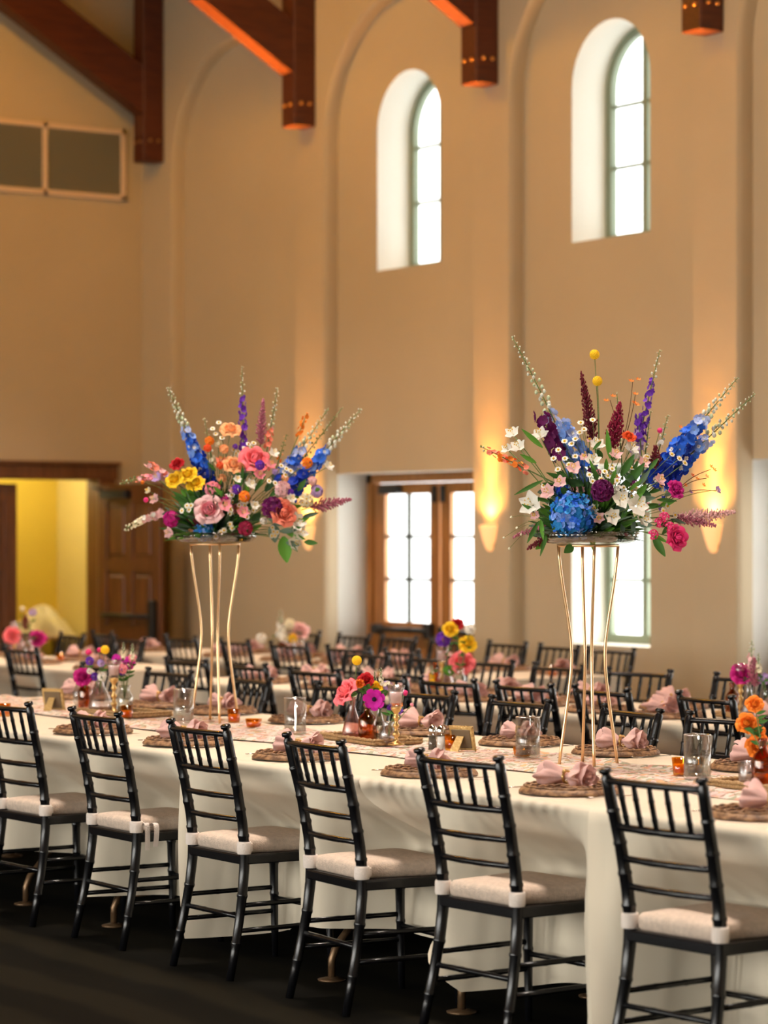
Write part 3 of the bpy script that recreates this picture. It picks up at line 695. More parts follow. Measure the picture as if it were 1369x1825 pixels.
NEAR1 = [(-10.22, 5.25, 2), (-9.44, 5.26, -1), (-8.60, 5.235, 0), (-7.74, 5.20, -5), (-6.94, 5.205, 3), (-6.02, 5.225, 4)]
FAR1 = [(-12.9, 6.62, 180), (-12.15, 6.63, 184), (-11.38, 6.63, 176), (-10.55, 6.63, 181), (-9.88, 6.65, 187), (-9.18, 6.63, 180), (-8.46, 6.63, 174), (-7.84, 6.65, 188)]
NTXT = ['before the yellow ranunculus stand', 'before the pink vase tray', 'before the salt shaker', 'before the blue hydrangea stand', 'before the orange ranunculus', 'past the orange ranunculus']
FCTXT = ['at its far end', 'past the pale textured vase', 'behind the pale textured vase', 'behind the yellow ranunculus stand', 'between ranunculus stand and pink vase', 'behind the pink vase tray', 'behind the salt shaker', 'behind the blue hydrangea stand']
FSTXT = ['at its far end', 'past the pale textured vase', 'behind the pale textured vase', 'behind the yellow ranunculus stand', 'behind the pink vase tray', 'behind the salt shaker', 'behind the blue hydrangea stand', 'behind the orange ranunculus']
for i, (x, y, a) in enumerate(NEAR1):
    if i == 1: chair(x, y, R(a), 'black ballroom chair with a loose cushion tie hanging, at the front table', 'chairs with their backs to the aisle at the front table', chair_b)
    else: chair(x, y, R(a), 'black ballroom chair, back to the aisle, at the front table ' + NTXT[i], 'chairs with their backs to the aisle at the front table')
for i, (x, y, a) in enumerate(FAR1): chair(x, y, R(a), 'black ballroom chair facing the aisle at the front table ' + FCTXT[i], 'chairs along the inner side of the front table')
NEAR2 = [(-17.9, 7.86, 0), (-17.1, 7.84, 3), (-16.1, 7.85, -2), (-15.22, 7.80, 2), (-13.25, 7.84, 4), (-12.55, 7.84, -3), (-11.90, 7.82, 6), (-11.24, 7.82, 0), (-10.70, 7.82, 5), (-10.16, 7.88, 3), (-9.66, 7.96, -2), (-8.95, 7.98, -6)]
for x, y, a in NEAR2: chair(x, y, R(a), rear_label('black chair at the middle table, backing the front table', 7.8, x, [q[0] for q in NEAR2]), 'chairs at the middle table with backs to the front table')
FAR2 = [(-18.0, 8.66, 180), (-17.2, 8.68, 176), (-16.3, 8.66, 183), (-13.4, 8.68, 185), (-12.75, 8.66, 178), (-12.15, 8.66, 183), (-11.52, 8.65, 182), (-10.80, 8.66, 193), (-10.15, 8.72, 178), (-9.4, 8.66, 181)]
for x, y, a in FAR2: chair(x, y, R(a), rear_label('black chair at the middle table, facing the front table', 7.8, x, [q[0] for q in FAR2]), 'chairs at the middle table facing the front table')
NEAR3 = [(-17.40, 9.55, -8), (-16.32, 9.56, 2), (-15.55, 9.55, -4), (-14.9, 9.55, 3), (-14.22, 9.55, 8), (-13.58, 9.55, -4)]
for x, y, a in NEAR3: chair(x, y, R(a), rear_label('black chair at the wall table, backing the middle table', 9.9, x, [q[0] for q in NEAR3]), 'chairs at the wall table with backs to the middle table')
FAR3 = [(-16.7, 10.32, 180), (-16.0, 10.28, 178), (-15.47, 10.31, 181), (-14.84, 10.30, 183), (-14.22, 10.31, 180), (-13.65, 10.29, 179), (-13.06, 10.26, 186)]
for x, y, a in FAR3: chair(x, y, R(a), rear_label('black ballroom chair between wall table and window wall', 9.9, x, [q[0] for q in FAR3]), 'chairs between the wall table and the window wall')

# ================================================================== banquet tables and their cloths
TZ = 0.760
def make_table(L=2.42, D=0.73):
    t = thing('banquet_table', 'table', 'table')
    g = MB(); g.box(-L / 2, L / 2, -D / 2, D / 2, 0.722, 0.750, 'table_plastic', 0.008); g.build('table_top', t)
    for sx in (-1, 1):
        for sy in (-1, 1):
            x = sx * 0.82; k = D / 0.73
            g = MB(); g.tube([(x, sy * .05, .715), (x, sy * .05, .50), (x, sy * .055, .40), (x, sy * .10 * k, .30), (x, sy * .22 * k, .165), (x, sy * .262 * k, .12), (x, sy * .28 * k, .075), (x, sy * .28 * k, .008)], 0.0145, 'brown_metal', 8)
            lg = g.build('leg', t)
            g = MB(); g.lathe([(0.0, 0), (0.05, 0), (0.052, 0.006), (0.02, 0.014), (0, 0.014)], 'brown_metal', 14, (x, sy * .28 * k, 0)); g.build('foot', lg)
    return t
tab = make_table(); tabn = make_table(2.42, 0.74)
JX = [-11.46, -9.02, -6.58]
for x in JX:
    place(tab, (x, 5.585, 0), 0, 'folding banquet table under the near half of the front cloths', 'banquet tables pushed together under the front cloths')
    place(tab, (x, 6.325, 0), 0, 'folding banquet table under the far half of the front cloths', 'banquet tables pushed together under the front cloths')
for x in (-18.6, -16.16): place(tabn, (x, 8.32, 0), 0, 'folding banquet table beside the wooden end-wall doors', 'banquet tables in the middle row')
for x in (-12.7, -10.26, -7.82): place(tabn, (x, 8.32, 0), 0, 'folding banquet table in the middle row', 'banquet tables in the middle row')
for x in (-16.42, -13.98): place(tabn, (x, 9.90, 0), 0, 'folding banquet table along the window wall', 'banquet tables along the window wall')

def sstep(a, b, x):
    k = max(0.0, min(1.0, (x - a) / (b - a))); return k * k * (3 - 2 * k)
def cloth(x0, x1, y0, y1, hem, near, far, seed, lift=0.0, slant=0.0, ends=(False, False), amp=1.0, corner=0.0):
    """draped cloth: top, aisle-side fall, far fall and optional end falls"""
    rn = random.Random(seed); ph = [rn.uniform(0, 6.3) for _ in range(8)]
    g = MB(); H = TZ + lift - hem; out = 0.006 + lift * 3
    def push(x, chairs):
        p = 0
        for cx_, cy_ in chairs: p = max(p, 1 - sstep(0.20, 0.40, abs(x - cx_)))
        return p
    def fall(x, v, side, chairs, ylim):
        d = v * H; v = d / 0.62
        f = amp * sstep(0, .5, v) * (0.016 * math.sin(9 * x + ph[0]) + 0.012 * math.sin(17 * x + ph[1] + v) + 0.007 * math.sin(31 * x + ph[2] + 2 * v) + 0.003 * math.sin(57 * x + ph[4]))
        f += amp * 0.010 * math.sin(7 * x + 5 * v + ph[3]) * sstep(0.1, .6, v)
        pu = push(x, chairs) * ylim * sstep(0.05, 0.46, v)
        y = -out + pu - f * (1 - 0.4 * push(x, chairs)) - 0.02 * v
        z = TZ + lift - d
        return y, z
    N = max(8, int((x1 - x0) / 0.022)); M = 30
    hemz = lambda x: 0.035 * math.sin(2.1 * x + ph[4]) + 0.02 * math.sin(5 * x + ph[5])
    rows = [0, 0.006, 0.014, 0.025] + [0.025 + 0.975 * (k / (M - 3)) for k in range(1, M - 2)]
    def side(chairs, ylim, yb, sgn):
        def fn(u, vi):
            v = rows[int(round(vi * M))]
            xl = x0 + slant * v; x = xl + (x1 - x0 - slant * v) * u
            y, z = fall(x, v, sgn, chairs, ylim)
            rd = 0.012  # rounded table edge
            if v < 0.025: k = v / 0.025; y = y * math.sin(k * PI / 2) + (1 - math.sin(k * PI / 2)) * rd; z = TZ + lift - rd * 1.2 * (1 - math.cos(k * PI / 2))
            z += hemz(x) * v - corner * v * (1 - sstep(0, 0.5, u * (x1 - x0)))
            e = 1 - sstep(0, 0.06, u * (x1 - x0)); y -= e * 0.06 * math.sqrt(v) * (1 if slant else 0)   # free edge curls outwards
            return (x, yb + sgn * y, max(z, 0.006))
        g.grid(fn, N, M, 'tablecloth')
    side([(a, b) for a, b in near], 0.30, y0, 1)
    side([(a, b) for a, b in far], 0.30, y1, -1)
    wob = lambda x, y: 0.0012 * math.sin(6 * x + ph[6]) * math.sin(5 * y + ph[7])
    g.grid(lambda u, v: (x0 + (x1 - x0) * u, y0 + 0.012 + (y1 - y0 - 0.024) * v, TZ + lift + (wob(x0 + (x1 - x0) * u, y0 + (y1 - y0) * v) if 0 < v < 1 else 0)), 40, 16, 'tablecloth')
    for flag, xe, sg in ((ends[0], x0, -1), (ends[1], x1, 1)):
        if not flag: continue
        def fe(u, v):
            y = y0 + (y1 - y0) * u; f = 0.02 * v * math.sin(11 * y + ph[0]) + 0.012 * v * math.sin(23 * y)
            return (xe + sg * (0.008 + 0.03 * v + f), y + (u - 0.5) * (0.03 + 0.09 * v), TZ + lift - H * v)
        g.grid(fe, 30, 12, 'tablecloth')
    return g.build('tablecloth')
near1 = [(a, b) for a, b, c in NEAR1]; far1 = [(a, b) for a, b, c in FAR1]
T1Y0, T1Y1 = 5.205, 6.70
spans = [(-12.75, -10.05, 0.20, 0.0), (-10.35, -8.75, 0.14, 0.12), (-9.07, -7.40, 0.17, 0.10), (-7.84, -6.20, 0.12, 0.58), (-6.55, -5.30, 0.03, 0.16)]
cl_lab = ['cream cloth over the far left stretch of the front table, beside the metal grey picture frame', 'cream cloth over the front table under the tray of pale textured vases', 'cream cloth over the front table under the tray with the pink bottle',
          'cream cloth with a slanting free edge under the blue hydrangea stand', 'cream cloth reaching the floor under the orange ranunculus and amber bottle']
cl_lab[0] = 'cream cloth over the front table end by the gold easel frame'
for i, (a, b, hem, sl) in enumerate(spans):
    nr = near1
    o = cloth(a, b, T1Y0, T1Y1, hem, nr, far1, 10, lift=0.0016 * i, slant=sl, ends=(i == 0, i == len(spans) - 1), corner=0.05 if sl else 0)
    tag(o, cl_lab[i], 'tablecloth', 'cloths on the front table')
o = cloth(-19.8, -14.95, 7.93, 8.71, 0.06, [(a, b) for a, b, c in NEAR2], [(a, b) for a, b, c in FAR2], 31, ends=(True, True)); tag(o, 'cream cloth over the middle-row table beside the wooden end-wall doors', 'tablecloth')
o = cloth(-13.92, -6.6, 7.93, 8.71, 0.06, [(a, b) for a, b, c in NEAR2], [(a, b) for a, b, c in FAR2], 32, ends=(True, True)); tag(o, 'long cream cloth over the middle table behind the front table', 'tablecloth')
o = cloth(-17.66, -12.74, 9.51, 10.29, 0.06, [(a, b) for a, b, c in NEAR3], [(a, b) for a, b, c in FAR3], 33, ends=(True, True)); tag(o, 'cream cloth over the table along the window wall', 'tablecloth')

# printed runner, lightly rumpled
RY = 5.99
def runner(x0, x1, yc, wd, z, seed):
    rn = random.Random(seed); ph = [rn.uniform(0, 6.3) for _ in range(9)]
    def fn(u, v):
        x = x0 + (x1 - x0) * u; k = v * 2 - 1
        yy = yc + k * wd / 2 * (1 + 0.10 * math.sin(3.1 * x + ph[0]) + 0.06 * math.sin(8 * x + ph[1])) + 0.03 * math.sin(1.7 * x + ph[2])
        h = 0.0045 * (math.sin(22 * x + 6 * k + ph[3]) + math.sin(13 * x - 9 * k + ph[4]) + math.sin(37 * x + 14 * k + ph[5]) * .6 + math.sin(19 * k + 5 * x + ph[6]))
        edge = 1 - abs(k) ** 10; calm = 0.30 + 0.9 * max(0, abs(k) - .25)
        return (x, yy, z + 0.0005 + max(0, h + 0.007) * calm * edge + 0.004 * edge)
    g = MB(); g.grid(fn, int((x1 - x0) / 0.022), 30, 'floral_print'); return g.build('table_runner')
tag(runner(-12.7, -5.35, RY, 0.54, TZ + 0.0075, 3), 'rumpled floral print runner along the middle of the front table', 'runner')
RZ = TZ + 0.016

# ================================================================== place settings
def make_charger():
    g = MB(); prof = [(0.0, 0.006), (0.05, 0.006), (0.105, 0.007), (0.122, 0.011), (0.136, 0.017), (0.150, 0.021), (0.160, 0.017), (0.168, 0.008), (0.170, 0.002), (0.160, 0.0), (0.0, 0.0)]
    g.lathe(prof, 'rattan', 96, ruffle=lambda a, z: 0.008 * math.sin(32 * a) * (z / 0.02))
    for r, z in ((0.075, 0.0075), (0.095, 0.0085), (0.118, 0.013), (0.134, 0.019), (0.150, 0.0225)):
        g.tube([((r + 0.0015 * math.sin(k * 2.1)) * math.cos(2 * PI * k / 72), (r + 0.0015 * math.sin(k * 2.1)) * math.sin(2 * PI * k / 72), z + 0.002 * math.cos(k * 1.7)) for k in range(73)], 0.0042, 'rattan', 5, False)
    return g.build('charger_plate')
charger = tag(make_charger(), 'charger', 'charger plate')
def make_napkin(seed, L=0.085, puff=1.0):
    """cloth pinched by a ring: two gathered puffs with ruffled ends"""
    rn = random.Random(seed); p = [rn.uniform(0, 6.3) for _ in range(8)]
    t = thing('napkin', 'napkin', 'napkin'); g = MB()
    for s in (-1, 1):
        Ls = L * rn.uniform(.85, 1.2); pf = puff * rn.uniform(.85, 1.15); bend = rn.uniform(-.03, .03)
        def fn(u, v):
            a = 2 * PI * u; e = v
            r = 0.012 + 0.039 * pf * math.sin(min(1.0, e * 1.15) * PI * 0.62) ** 1.1
            rf = 1 + min(1, e * 1.4) * (0.20 * math.sin(3 * a + p[0] + 2 * e) + 0.16 * math.sin(5 * a + p[1] - 3 * e) + 0.10 * math.sin(9 * a + p[2]))
            if e > .82: rf *= 1 - (e - .82) * 1.5
            x = s * (Ls * e ** .8 * (1 + 0.10 * e * math.sin(2 * a + p[3] + s)) - (0.02 * max(0, e - .8) / .2))
            y = r * rf * math.cos(a) * 1.1 + bend * e; z = r * rf * math.sin(a) * 0.66
            return (x, y, max(0.0006 * math.sin(9 * a), z + 0.026 + 0.010 * e))
        g.grid(fn, 44, 16, 'napkin_pink')
        for q in range(3):     # folds curling inside the open end
            def fi(u, v):
                a = (u - .5) * 3.6 + q * 2.0 + p[4]; rr = (0.040 - 0.009 * q) * pf * (1 + .25 * math.sin(7 * u + p[5] + q))
                return (s * Ls * (0.45 + (0.58 - .07 * q) * v + .05 * math.sin(6 * u + q)), rr * math.cos(a) * (.6 + .4 * v) + bend, max(.001, 0.034 + rr * math.sin(a) * .75 * (.5 + .5 * v)))
            g.grid(fi, 16, 5, 'napkin_pink')
    g.build('cloth', t)
    g = MB(); g.tube([(0.0, 0.021 * math.cos(a), 0.026 + 0.019 * math.sin(a)) for a in [2 * PI * k / 20 for k in range(21)]], 0.0048, 'brass', 6, False); g.ball((0.0, -0.014, 0.044), 0.008, 'brass', 6, 4); g.build('napkin_ring', t)
    return t
naps = [make_napkin(1), make_napkin(7, 0.09, 1.08), make_napkin(12, 0.08, 1.15)]
def make_fork():
    g = MB(); m = 'silver'
    g.tube([(0, -0.095, 0.004), (0, -0.06, 0.003), (0, 0.0, 0.004), (0, 0.03, 0.007)], [0.005, 0.0055, 0.003, 0.0035], m, 6, flat=0.4)
    g.grid(lambda u, v: ((u - .5) * (0.007 + 0.016 * v), 0.03 + 0.028 * v, 0.0075 - 0.003 * v), 3, 3, m)
    for k in range(4): x = -0.0099 + k * 0.0066; g.tube([(x, 0.057, 0.0048), (x, 0.08, 0.0045), (x, 0.097, 0.008)], [0.0018, 0.0016, 0.0008], m, 5)
    return tag(g.build('fork'), 'fork', 'fork')
def make_knife():
    g = MB(); m = 'silver'
    g.tube([(0, -0.11, 0.004), (0, -0.07, 0.0045), (0, -0.01, 0.004)], [0.005, 0.006, 0.0045], m, 6, flat=0.5)
    g.add([(-.004, -.01, .004), (.006, -.01, .003), (.0085, .06, .002), (.003, .108, .002), (-.006, .09, .003), (-.006, .03, .004)], [(0, 1, 2, 3, 4, 5)], m); return tag(g.build('table_knife'), 'knife', 'knife')
fork, knife = make_fork(), make_knife()
nrnd = random.Random(77)
def setting(x, y, z, face, label_at, grp, cutlery=True, na=None, k=0, r=1.0):
    place(charger, (x, y, z), nrnd.uniform(0, 6), 'woven brown charger plate ' + label_at, 'chargers ' + grp)
    place(naps[k % 3], (x + nrnd.uniform(-.02, .02), y + nrnd.uniform(-.01, .02), z + 0.0225), nrnd.uniform(-0.5, 0.7) if na is None else na, 'dusty pink napkin in a gold ring ' + label_at, 'napkins ' + grp)
    if cutlery:
        s = face
        place(fork, (x - s * 0.215, y + s * 0.0, z), nrnd.uniform(-0.12, 0.12) + (0 if s > 0 else PI), 'silver fork beside a charger ' + label_at, 'forks ' + grp)
        place(knife, (x + s * 0.215, y - s * 0.0, z), nrnd.uniform(-0.12, 0.12) + (0 if s > 0 else PI), 'silver knife beside a charger ' + label_at, 'knives ' + grp)
CZ = TZ + 0.0085
for i, (x, y, a) in enumerate(NEAR1): setting(x + 0.0, T1Y0 + 0.205, CZ, 1, 'on the front table ' + NTXT[i], 'on the aisle side of the front table', k=i)
for i, x in enumerate([-12.4, -11.6, -11.02, -10.28, -9.40, -8.68, -8.08, -7.28]): setting(x, 6.512, CZ, -1, 'on the front table ' + FSTXT[i], 'on the inner side of the front table', cutlery=i > 0, k=i + 1, na=0.35)
for i, (x, y, a) in enumerate(NEAR2): setting(x, 8.10, TZ + .003, 1, 'on the middle table, edge nearest the front table', 'on the near side of the middle table', cutlery=False, k=i)
for i, (x, y, a) in enumerate(FAR2): setting(x, 8.54, TZ + .003, -1, 'on the middle table, edge facing the windows', 'on the far side of the middle table', cutlery=False, k=i)
for i, (x, y, a) in enumerate(NEAR3): setting(x, 9.68, TZ + .003, 1, 'on the wall table, edge away from windows', 'on the near side of the wall table', cutlery=False, k=i)
for i, (x, y, a) in enumerate(FAR3): setting(x, 10.12, TZ + .003, -1, 'on the wall table, edge by the windows', 'on the window side of the wall table', cutlery=False, k=i)

# ================================================================== glassware and small things
def make_cylinder_glass():
    t = thing('glass_cylinder', 'glass', 'glass')
    g = MB(); g.lathe([(0, 0), (0.043, 0), (0.046, 0.004), (0.046, 0.150), (0.0435, 0.150), (0.0435, 0.012), (0, 0.012)], 'clear_glass', 28); g.build('glass_body', t)
    g = MB(); g.lathe([(0.0, 0.013), (0.0428, 0.013), (0.0428, 0.078), (0.0, 0.078)], 'clear_glass', 24); g.build('water', t)
    g = MB(); g.tube([(0.0448 * math.cos(2 * PI * k / 28), 0.0448 * math.sin(2 * PI * k / 28), 0.150) for k in range(29)], 0.0016, 'chrome', 5, False); g.build('rim', t)
    return t
cyl = make_cylinder_glass()
cyl_l = ['clear glass cylinder on the front table between the pale vases and the tall stand', 'clear glass cylinder on the front table between the tall stand and the pink bottle', 'clear glass cylinder on the front table between the easel frame and a tall stand', 'clear glass cylinder on the front table near the orange flowers']
for (px, py), lb in zip([(327, 1289), (526, 1308), (941, 1350), (1243, 1389)], cyl_l): place(cyl, at_z(px, py, RZ), 0, lb, 'glass cylinders on the front table')
def make_votive(r, h):
    t = thing('votive_candle', 'votive', 'candle')
    g = MB(); g.lathe([(0, 0), (r * .78, 0), (r * .84, h * .1), (r, h), (r * .93, h), (r * .76, h * .14), (0, h * .12)], 'amber_glass', 24, ruffle=lambda a, z: 0.02 * math.cos(12 * a)); g.build('cup', t)
    g = MB(); g.lathe([(0, h * .13), (r * .74, h * .13), (r * .84, h * .62), (0, h * .62)], 'water_candle', 16); g.tube([(0, 0, h * .6), (0, 0.002, h * .75)], 0.001, 'frame_back', 4); g.build('candle', t)
    return t
vs1, vs2 = make_votive(0.030, 0.060), make_votive(0.036, 0.036)
for px, py, p, lb in [(805, 1337, vs1, 'ribbed amber votive beside the salt and pepper shakers'), (931, 1347, vs2, 'low amber votive in front of the clear glass cylinder by the easel frame'), (1213, 1381, vs1, 'amber votive at the foot of the tall stand near the orange flowers'),
                      (1240, 1382, vs1, 'amber votive seen through the glass cylinder near the orange flowers'), (417, 1288, vs1, 'amber votive standing between the legs of the tall stand by the yellow ranunculus arrangement'), (452, 1296, vs2, 'low amber votive beside the legs of the tall stand by the yellow ranunculus arrangement'), (226, 1281, vs1, 'amber votive beside the pale textured vases'), (8, 1277, vs1, 'amber votive near the gold easel frame at the far table end')]:
    place(p, at_z(px, py, RZ), 0.3, lb, 'amber votives on the front table')
vlab = 'amber votive glowing on the tables behind the front table'
for px, y in [(455, 8.32), (965, 8.32), (985, 8.28), (1178, 8.33), (1165, 8.29), (108, 8.32), (693, 9.88), (985, 9.9), (590, 9.92), (660, 8.33)]:
    r = ray(px, 1000); tt = y / r.y; place(vs1, (r.x * tt, y, TZ + .003), 0, vlab, 'amber votives on the rear tables')
def make_shaker(fill):
    t = thing(fill + '_shaker', 'x', 'shaker')
    g = MB(); g.lathe([(0, 0), (0.017, 0), (0.019, 0.004), (0.0155, 0.072), (0.013, 0.072), (0, 0.07)], 'clear_glass', 10); g.build('glass_body', t)
    g = MB(); g.lathe([(0, 0.003), (0.0155, 0.003), (0.0143, 0.055), (0, 0.055)], fill, 10); g.build('filling', t)
    g = MB(); g.lathe([(0.0165, 0.070), (0.0168, 0.082), (0.013, 0.092), (0.006, 0.097), (0, 0.098)], 'chrome', 14); g.build('cap', t)
    return t
place(make_shaker('pepper'), at_z(771, 1337, RZ), 0, 'glass pepper shaker with chrome cap beside the pink bottle tray'); place(make_shaker('salt'), at_z(786, 1338, RZ), 0, 'glass salt shaker with chrome cap beside the pink bottle tray')
def make_frame(name, label, loc, rz, w_=0.105, h_=0.092):
    t = thing(name, label, 'frame', loc, rz); tilt = R(14)
    def lean(x, y, z): return (x, y * math.cos(tilt) - z * math.sin(tilt), z * math.cos(tilt) + y * math.sin(tilt) + .002)
    def slab(a, b, c, d, e, f, m):
        g = MB(); g.box(a, b, c, d, e, f, m, 0.002); g.v = [lean(*v) for v in g.v]; return g
    g = slab(-w_ / 2, w_ / 2, 0, 0.012, 0, 0.014, 'frame_gold')
    for a in ((-w_ / 2, w_ / 2, 0, .012, h_ - .014, h_), (-w_ / 2, -w_ / 2 + .014, 0, .012, .012, h_ - .012), (w_ / 2 - .014, w_ / 2, 0, .012, .012, h_ - .012)):
        q = slab(*a, 'frame_gold'); g.add(q.v, q.f, 'frame_gold', False)
    n = 14
    for k in range(n + 1):
        for p in (lean(-w_ / 2 + w_ * k / n, .006, h_), lean(-w_ / 2, .006, h_ * k / n), lean(w_ / 2, .006, h_ * k / n)): g.ball(p, 0.0045, 'frame_gold', 5, 4)
    g.build('moulding', t)
    slab(-w_ / 2 + .008, w_ / 2 - .008, .003, .009, .008, h_ - .008, 'card').build('card', t)
    slab(-w_ / 2 + .010, w_ / 2 - .010, -0.004, .003, .010, h_ - .010, 'frame_back').build('backing', t)
    g = MB(); g.add([(-.016, -0.004 - h_ * .62 * math.sin(tilt), h_ * .62), (.016, -0.004 - h_ * .62 * math.sin(tilt), h_ * .62), (.020, -.062, 0.001), (-.020, -.062, 0.001), (-.016, -0.008 - h_ * .62 * math.sin(tilt), h_ * .62), (.016, -0.008 - h_ * .62 * math.sin(tilt), h_ * .62), (.020, -.067, 0.001), (-.020, -.067, 0.001)],
                    [(0, 1, 2, 3), (7, 6, 5, 4), (0, 4, 5, 1), (1, 5, 6, 2), (3, 2, 6, 7), (0, 3, 7, 4)], 'frame_gold', False); g.build('easel_leg', t)
# their backs face the aisle
make_frame('easel_frame', 'gold easel frame seen from behind, beside the ribbed amber votive', at_z(826, 1338, RZ), R(20))
make_frame('easel_frame', 'gold easel frame seen from behind at the far end of the front table', at_z(97, 1266, RZ), R(30), 0.11, 0.10)
# ================================================================== flowers
FR = random.Random(2024)
def basis(n):
    n = Vector(n).normalized(); u = n.orthogonal().normalized(); return n, u, n.cross(u)
def floret(g, c, n, r, k, m, cup=0.35, wid=0.85, point=0.0, center=None, rot=None):
    n, u, v = basis(n); c = Vector(c); rot = FR.uniform(0, 6.3) if rot is None else rot
    for i in range(k):
        a = rot + 2 * PI * i / k; d = u * math.cos(a) + v * math.sin(a); t = n.cross(d); h = PI / k * wid
        w = r * min(0.62, math.tan(h) if h < 1.2 else 0.62)
        rr = r * FR.uniform(.9, 1.08)
        P = [c + d * rr * .06, c + d * rr * .55 + t * w * .8 + n * rr * cup * .5, c + d * rr * .9 + t * w * (.62 * (1 - point)) + n * rr * cup,
             c + d * rr * (1.0 + .1 * point) + n * rr * (cup * 1.02), c + d * rr * .9 - t * w * (.62 * (1 - point)) + n * rr * cup, c + d * rr * .55 - t * w * .8 + n * rr * cup * .5, c + d * rr * .55 + n * rr * (cup * .5 - .10)]
        g.add(P, [(0, 1, 6), (1, 2, 6), (2, 3, 6), (3, 4, 6), (4, 5, 6), (5, 0, 6)], m)
    if center: g.ball(c + n * r * .12, r * .24, center, 6, 4)
def rose(g, c, n, r, m, rings=6, openness=1.0, m2=None):
    """layered cupped petals, tight in the middle, rolling outwards at the rim"""
    n, u, v = basis(n); c = Vector(c)
    for i in range(rings):
        f = i / (rings - 1); k = 3 + i; off = FR.uniform(0, 6.3)
        rad = r * (0.16 + 0.84 * f ** .9); top = r * (0.62 - 0.42 * f ** 1.6); bot = -r * 0.35
        for j in range(k):
            a0 = off + 2 * PI * j / k; half = PI / k * 1.45; tw = FR.uniform(-.12, .12); rj = 1 + .09 * (j % 2) - .05 * FR.random(); lip = FR.uniform(.88, 1.08)
            def fn(s, q):
                e = s * 2 - 1; a = a0 + e * half * (0.5 + 0.5 * math.sin(PI * min(1, q * .75 + .12))) + tw * q
                rr = rad * rj * (0.25 + 0.75 * math.sin(min(1, q * 1.15) * PI / 2)) * (1 - .85 * (1 - f) * q * q)
                h = bot + (top * lip - bot) * q - r * .34 * e * e * q
                if q > .75: rr += rad * (q - .75) * 1.1 * f; h -= r * (q - .75) * .8 * f
                return tuple(c + (u * math.cos(a) + v * math.sin(a)) * rr * (1 + .03 * e) + n * h)
            g.grid(fn, 5, 6, m2 if (m2 and i >= rings - 2) else m)
def ruffle(g, c, n, r, m, k=16, center=None):
    """stock / carnation / dahlia head: many small florets over a dome"""
    n, u, v = basis(n); c = Vector(c)
    for i in range(k):
        z = 1 - 1.25 * (i + .5) / k; a = i * 2.39996; q = math.sqrt(max(0, 1 - z * z)); d = (u * math.cos(a) + v * math.sin(a)) * q + n * z
        floret(g, c + d * r * .72, d, r * .46, 5, m if not isinstance(m, (list, tuple)) else FR.choice(m), .25, .95, 0, center)
def hydrangea(g, c, n, r, ms, k=85):
    n, u, v = basis(n); c = Vector(c)
    for i in range(k):
        z = 1 - 1.55 * (i + .5) / k; a = i * 2.39996; q = math.sqrt(max(0, 1 - z * z)); d = (u * math.cos(a) + v * math.sin(a)) * q + n * z
        floret(g, c + d * r * FR.uniform(.84, 1.04), d + Vector((FR.uniform(-.6, .6), FR.uniform(-.6, .6), FR.uniform(-.6, .6))), r * .165, 4, FR.choice(ms), .25, .9)
    g.ball(c, r * .82, ms[0], 12, 8)
def blade(g, a, b, w, m, droop=0.0, n=None):
    a, b = Vector(a), Vector(b); d = b - a; t = d.cross(Vector(n) if n else BACKV)
    if t.length < 1e-6: t = d.orthogonal()
    t.normalize(); nn = d.cross(t).normalized(); N = 6
    def fn(u, v):
        k = math.sin(PI * (v * .94 + .03)) ** .8 * (1 - .35 * v); s = u * 2 - 1
        p = a + d * v + t * (s * w / 2 * k) + nn * (abs(s) * w * .16 * k) + Vector((0, 0, -droop * v * v))
        return tuple(p)
    g.grid(fn, 4, N, m)
def bez(a, b, bend, n=8):
    a, b = Vector(a), Vector(b); return [a + (b - a) * (i / n) + Vector(bend) * math.sin(PI * i / n) for i in range(n + 1)]
def spike(g, a, b, fl, r0, r1, n=26, bend=(0, 0, 0), bud_from=0.7, bud=('bud_green', 'bud_white'), stem='stem', k=5, start=0.0, spread=1.0):
    """flower spire from a to b; fl = list of (t, petal colour) used in order of t"""
    P = bez(a, b, bend, 14); g.tube(P, [0.0035 - 0.0022 * i / 14 for i in range(15)], stem, 5)
    L = (Vector(b) - Vector(a)); ax, u, v = basis(L)
    for i in range(n):
        t = start + (1 - start) * (i + .5) / n; j = t * 14; p = P[int(j)].lerp(P[min(14, int(j) + 1)], j - int(j))
        an = i * 2.39996 + FR.uniform(-.3, .3); d = u * math.cos(an) + v * math.sin(an); rr = (r0 + (r1 - r0) * t) * 1.3
        if t < bud_from:
            col = fl[0][1]
            for tt, c in fl:
                if t >= tt: col = c
            col = FR.choice(col) if isinstance(col, (list, tuple)) else col
            floret(g, p + d * rr * FR.uniform(.45, 1.05) * spread, d + ax * FR.uniform(-.2, .6), rr * FR.uniform(.8, 1.12), k, col, FR.uniform(.1, .5), .95, 0, None)
            if FR.random() < .5: floret(g, p + d * rr * .85 * spread, d, rr * .35, 4, 'white' if 'blue' in str(col) else col, .4)
        else:
            q = rr * (0.47 - 0.20 * (t - bud_from) / (1 - bud_from + 1e-6))
            g.tube([p, p + d * rr * .9 + ax * rr * .4], .0009, stem, 4, False)
            g.ball(p + d * rr * .95 + ax * rr * .45, q, FR.choice(bud), 6, 4, (1, 1, 1.25))
    if bud_from < 1: g.ball(b, r1 * .5, bud[0], 6, 4)
